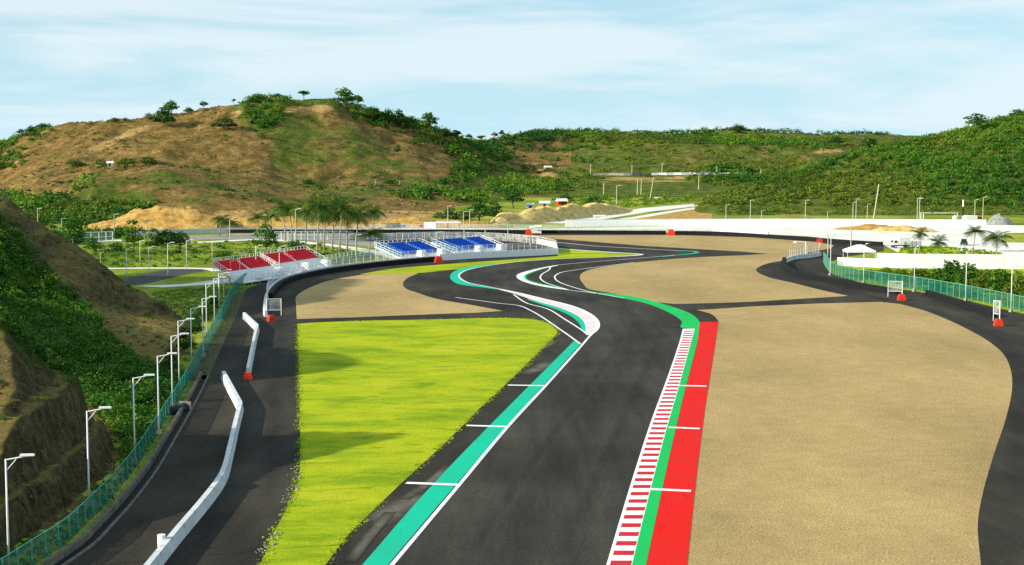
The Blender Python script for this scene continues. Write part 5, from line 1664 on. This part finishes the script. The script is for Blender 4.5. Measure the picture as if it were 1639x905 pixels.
dk, md, lm = by_patch(C, 0.010, 4.4, -0.22, 0.0)
stuff('shrub_cover', 'leaf', dk, 1.5, 5.2, 0.8, 44, 0.8, 55)
stuff('shrub_cover', 'leaf', md, 1.4, 4.8, 0.8, 44, 0.8, 5)
stuff('shrub_cover', 'leaf_olive', lm, 1.2, 3.6, 0.7, 40, 0.7, 56)
C = scatter(FAR, [([(-60, 312), (60, 316), (120, 321), (240, 322), (255, 328), (205, 352), (180, 366), (90, 378), (60, 392), (-60, 392)], 0.98)], 1100, 27, -0.9)
stuff('shrub_cover', 'leaf', C, 1.2, 3.4, 0.85, 44, 0.6, 59)
C = scatter(FAR, [([(-60, 190), (760, 150), (790, 330), (-60, 340)], 0.30)], 2300, 22)
stuff('scattered_shrubs', 'leaf_olive', C[::2], 0.5, 1.8, 0.6, 26, 0.42, 6)
stuff('scattered_shrubs', 'leaf_dark', C[1::2], 0.5, 2.6, 0.6, 34, 0.45, 66)
C = scatter(FAR, [([(-60, 180), (500, 150), (800, 230), (800, 350), (-60, 350)], 0.95)], 6500, 23)
stuff('dry_grass', 'leaf_dry', C, 0.5, 1.6, 0.35, 12, 0.42, 7)
C = scatter(RIGHT, [([(1180, 312), (1700, 308), (1700, 360), (1180, 360)], 0.10), ([(1000, 100), (2100, 60), (2100, 330), (1000, 330)], 0.98)], 13500, 24)
dk, md, lm = by_patch(C, 0.014, 9.1, -0.30, 0.12)
stuff('shrub_cover', 'leaf', dk, 1.1, 3.4, 0.8, 46, 0.58, 57)
stuff('shrub_cover', 'leaf_bright', md, 0.9, 3.0, 0.8, 46, 0.52, 8)
stuff('shrub_cover', 'leaf_olive', lm, 0.9, 2.6, 0.75, 40, 0.5, 58)
C = scatter(RIGHT, [([(1150, 300), (1760, 300), (1760, 360), (1150, 360)], 0.9)], 1800, 25, 0.05)
stuff('rough_grass', 'leaf_olive', C, 0.4, 1.2, 0.4, 14, 0.34, 9)

g = np.random.default_rng(31)
pts, dryp = [], []
for _ in range(34000):
    x, y = g.uniform(-120, -34), g.uniform(100, 275)
    fx = interp(FX, y)
    if x > fx - 1.2:
        continue
    z = near_h(x, y)
    a, b = proj((x, y, z))
    gy = inpoly([a], [b], GULLY)[0]
    if gy and y < 264 and not (y < 148 and z > 1.0 and a < 150 and b > 580):
        pts.append((x, y, z))
    elif not gy and g.uniform() < 0.5:
        dryp.append((x, y, z))
pts = np.array(pts)[:2600]
stuff('shrub_cover', 'leaf', pts, 0.5, 1.7, 0.85, 130, 0.20, 10, 0.35)
dryp = np.array(dryp)[:9000]
stuff('dry_grass', 'leaf_dry', dryp[::3], 0.15, 0.5, 0.6, 14, 0.10, 11)
stuff('scattered_shrubs', 'leaf', dryp[1::9], 0.2, 0.7, 0.7, 50, 0.11, 12)

# bushes breaking the ridge lines
def crest_scatter(H, spans, seed, back=6):
    g = np.random.default_rng(seed)
    out = []
    for x0, x1, step in spans:
        x = x0
        while x < x1:
            c_ = H.crest(x)
            d = c_.y + g.uniform(-14, back)
            out.append(tuple(H.point(x, d)))
            x += step * g.uniform(0.3, 1.7)
    return np.array(out)
stuff('shrub_cover', 'leaf', crest_scatter(FAR, [(800, 1420, 3.0)], 71), 1.2, 4.6, 0.9, 60, 0.7, 61)
stuff('shrub_cover', 'leaf', crest_scatter(FAR, [(-10, 84, 2.6), (392, 462, 4.0), (556, 760, 2.2)], 72), 1.2, 4.2, 0.85, 70, 0.6, 62)
stuff('shrub_cover', 'leaf_bright', crest_scatter(RIGHT, [(1140, 1700, 3.0)], 73), 1.0, 3.2, 0.9, 60, 0.5, 63)

# rough growth on the meadows
def flat_scatter(poly, n, seed):
    g = np.random.default_rng(seed)
    xs, ys = [p[0] for p in poly], [p[1] for p in poly]
    out = []
    Y0, Y1 = P(0, max(ys)).y, P(0, min(ys)).y
    while len(out) < n:
        d = g.uniform(Y0, Y1)
        x = g.uniform(min(xs), max(xs))
        p = Vector(((x - CX) / F * d, d, 0))
        a, b = proj(p)
        if inpoly([a], [b], poly)[0]:
            out.append(tuple(p))
    return np.array(out)
MEAD = [(140, 392), (300, 388), (420, 390), (480, 390), (560, 398), (600, 408), (520, 420), (440, 410), (340, 420), (300, 428), (160, 428)]
stuff('rough_grass', 'leaf_lime', flat_scatter(MEAD, 900, 41), 0.25, 0.9, 0.3, 22, 0.22, 13, flat=2.0)
stuff('scattered_shrubs', 'leaf', flat_scatter(MEAD, 70, 42), 0.5, 1.6, 0.7, 60, 0.26, 14)
stuff('rough_grass', 'leaf_lime', flat_scatter([(240, 470), (300, 462), (360, 460), (372, 470), (350, 500), (300, 545), (270, 500)], 600, 43), 0.15, 0.5, 0.4, 26, 0.14, 15, flat=2.0)
stuff('rough_grass', 'leaf_lime', flat_scatter([(1345, 442), (1390, 432), (1640, 434), (1640, 495), (1546, 478), (1463, 463)], 1100, 44), 0.2, 0.8, 0.5, 26, 0.17, 16, flat=1.0)
stuff('rough_grass', 'leaf_lime', flat_scatter([(880, 320), (950, 300), (1130, 300), (1130, 322), (1020, 330), (960, 340)], 900, 45), 0.5, 1.8, 0.4, 16, 0.5, 17)
stuff('rough_grass', 'leaf_lime', flat_scatter([(1436, 410), (1442, 397), (1530, 396), (1604, 405), (1604, 410)], 260, 46), 0.2, 0.6, 0.6, 20, 0.2, 18)
stuff('shrub_cover', 'leaf', flat_scatter([(-40, 388), (60, 380), (150, 374), (200, 372), (200, 380), (120, 392), (60, 400)], 500, 47), 0.8, 2.4, 0.8, 50, 0.4, 19)
stuff('roadside_weeds', 'leaf_lime', np.array([tuple(p + Vector((g.uniform(-0.9, -0.1), g.uniform(-.6, .6), 0))) for p in near for _ in range(3)]), 0.12, 0.45, 0.8, 26, 0.09, 20)
stuff('roadside_weeds', 'leaf', np.array([tuple(p + Vector((g.uniform(-2.0, -0.3), g.uniform(-.8, .8), 0))) for p in near for _ in range(3)]), 0.25, 0.8, 0.8, 44, 0.12, 27)
stuff('roadside_weeds', 'leaf_lime', np.array([tuple(p + Vector((g.uniform(0.0, 1.6), g.uniform(-.6, .6), 0))) for p in far_ for _ in range(2)]), 0.12, 0.4, 0.6, 18, 0.1, 28)
# turf tufts give the lawn its nap
LP = [(p.x, p.y) for p in lawn]
# longer grass spills ragged over the tarmac at the lawn's rim
rim = []
for a_, b_ in zip(lawn, lawn[1:] + lawn[:1]):
    l_ = (b_ - a_).length
    for _ in range(int(l_ * 5)):
        q = a_.lerp(b_, g.uniform())
        if noise.noise(Vector((q.x * 0.25, q.y * 0.25, 7))) > -0.25:
            rim.append((q.x + g.normal() * 0.22, q.y + g.normal() * 0.22, 0.02))
stuff('grass', 'lawn_tuft', np.array(rim), 0.10, 0.34, 0.3, 8, 0.08, 26, 0.2, flat=1.0)
# rubble at the turf's left edge
rub = []
for x, y in ((481, 738), (480, 752), (477, 764), (472, 784), (464, 798), (440, 858), (434, 868), (428, 876), (420, 884)):
    rub += [tuple(P(x - 2, y) + Vector((g.normal() * 0.35, g.normal() * 0.9, 0.03))) for _ in range(9)]
V, Q = [], []
for (x, y, z) in rub:
    s = g.uniform(0.03, 0.11)
    b = [(x + g.uniform(-s, s) * 0.3 + sx_ * s, y + g.uniform(-s, s) * .3 + sy_ * s, z + (sz_ * s * 0.7 if sz_ > 0 else 0)) for sz_ in (0, 1) for sx_, sy_ in ((-1, -1), (1, -1), (1, 1), (-1, 1))]
    i = len(V); V += b
    Q += [(i, i + 3, i + 2, i + 1), (i + 4, i + 5, i + 6, i + 7)] + [(i + k_, i + (k_ + 1) % 4, i + 4 + (k_ + 1) % 4, i + 4 + k_) for k_ in range(4)]
link('rubble', np_mesh('rubble', np.array(V), np.array(Q), M['concrete']))['kind'] = 'stuff'
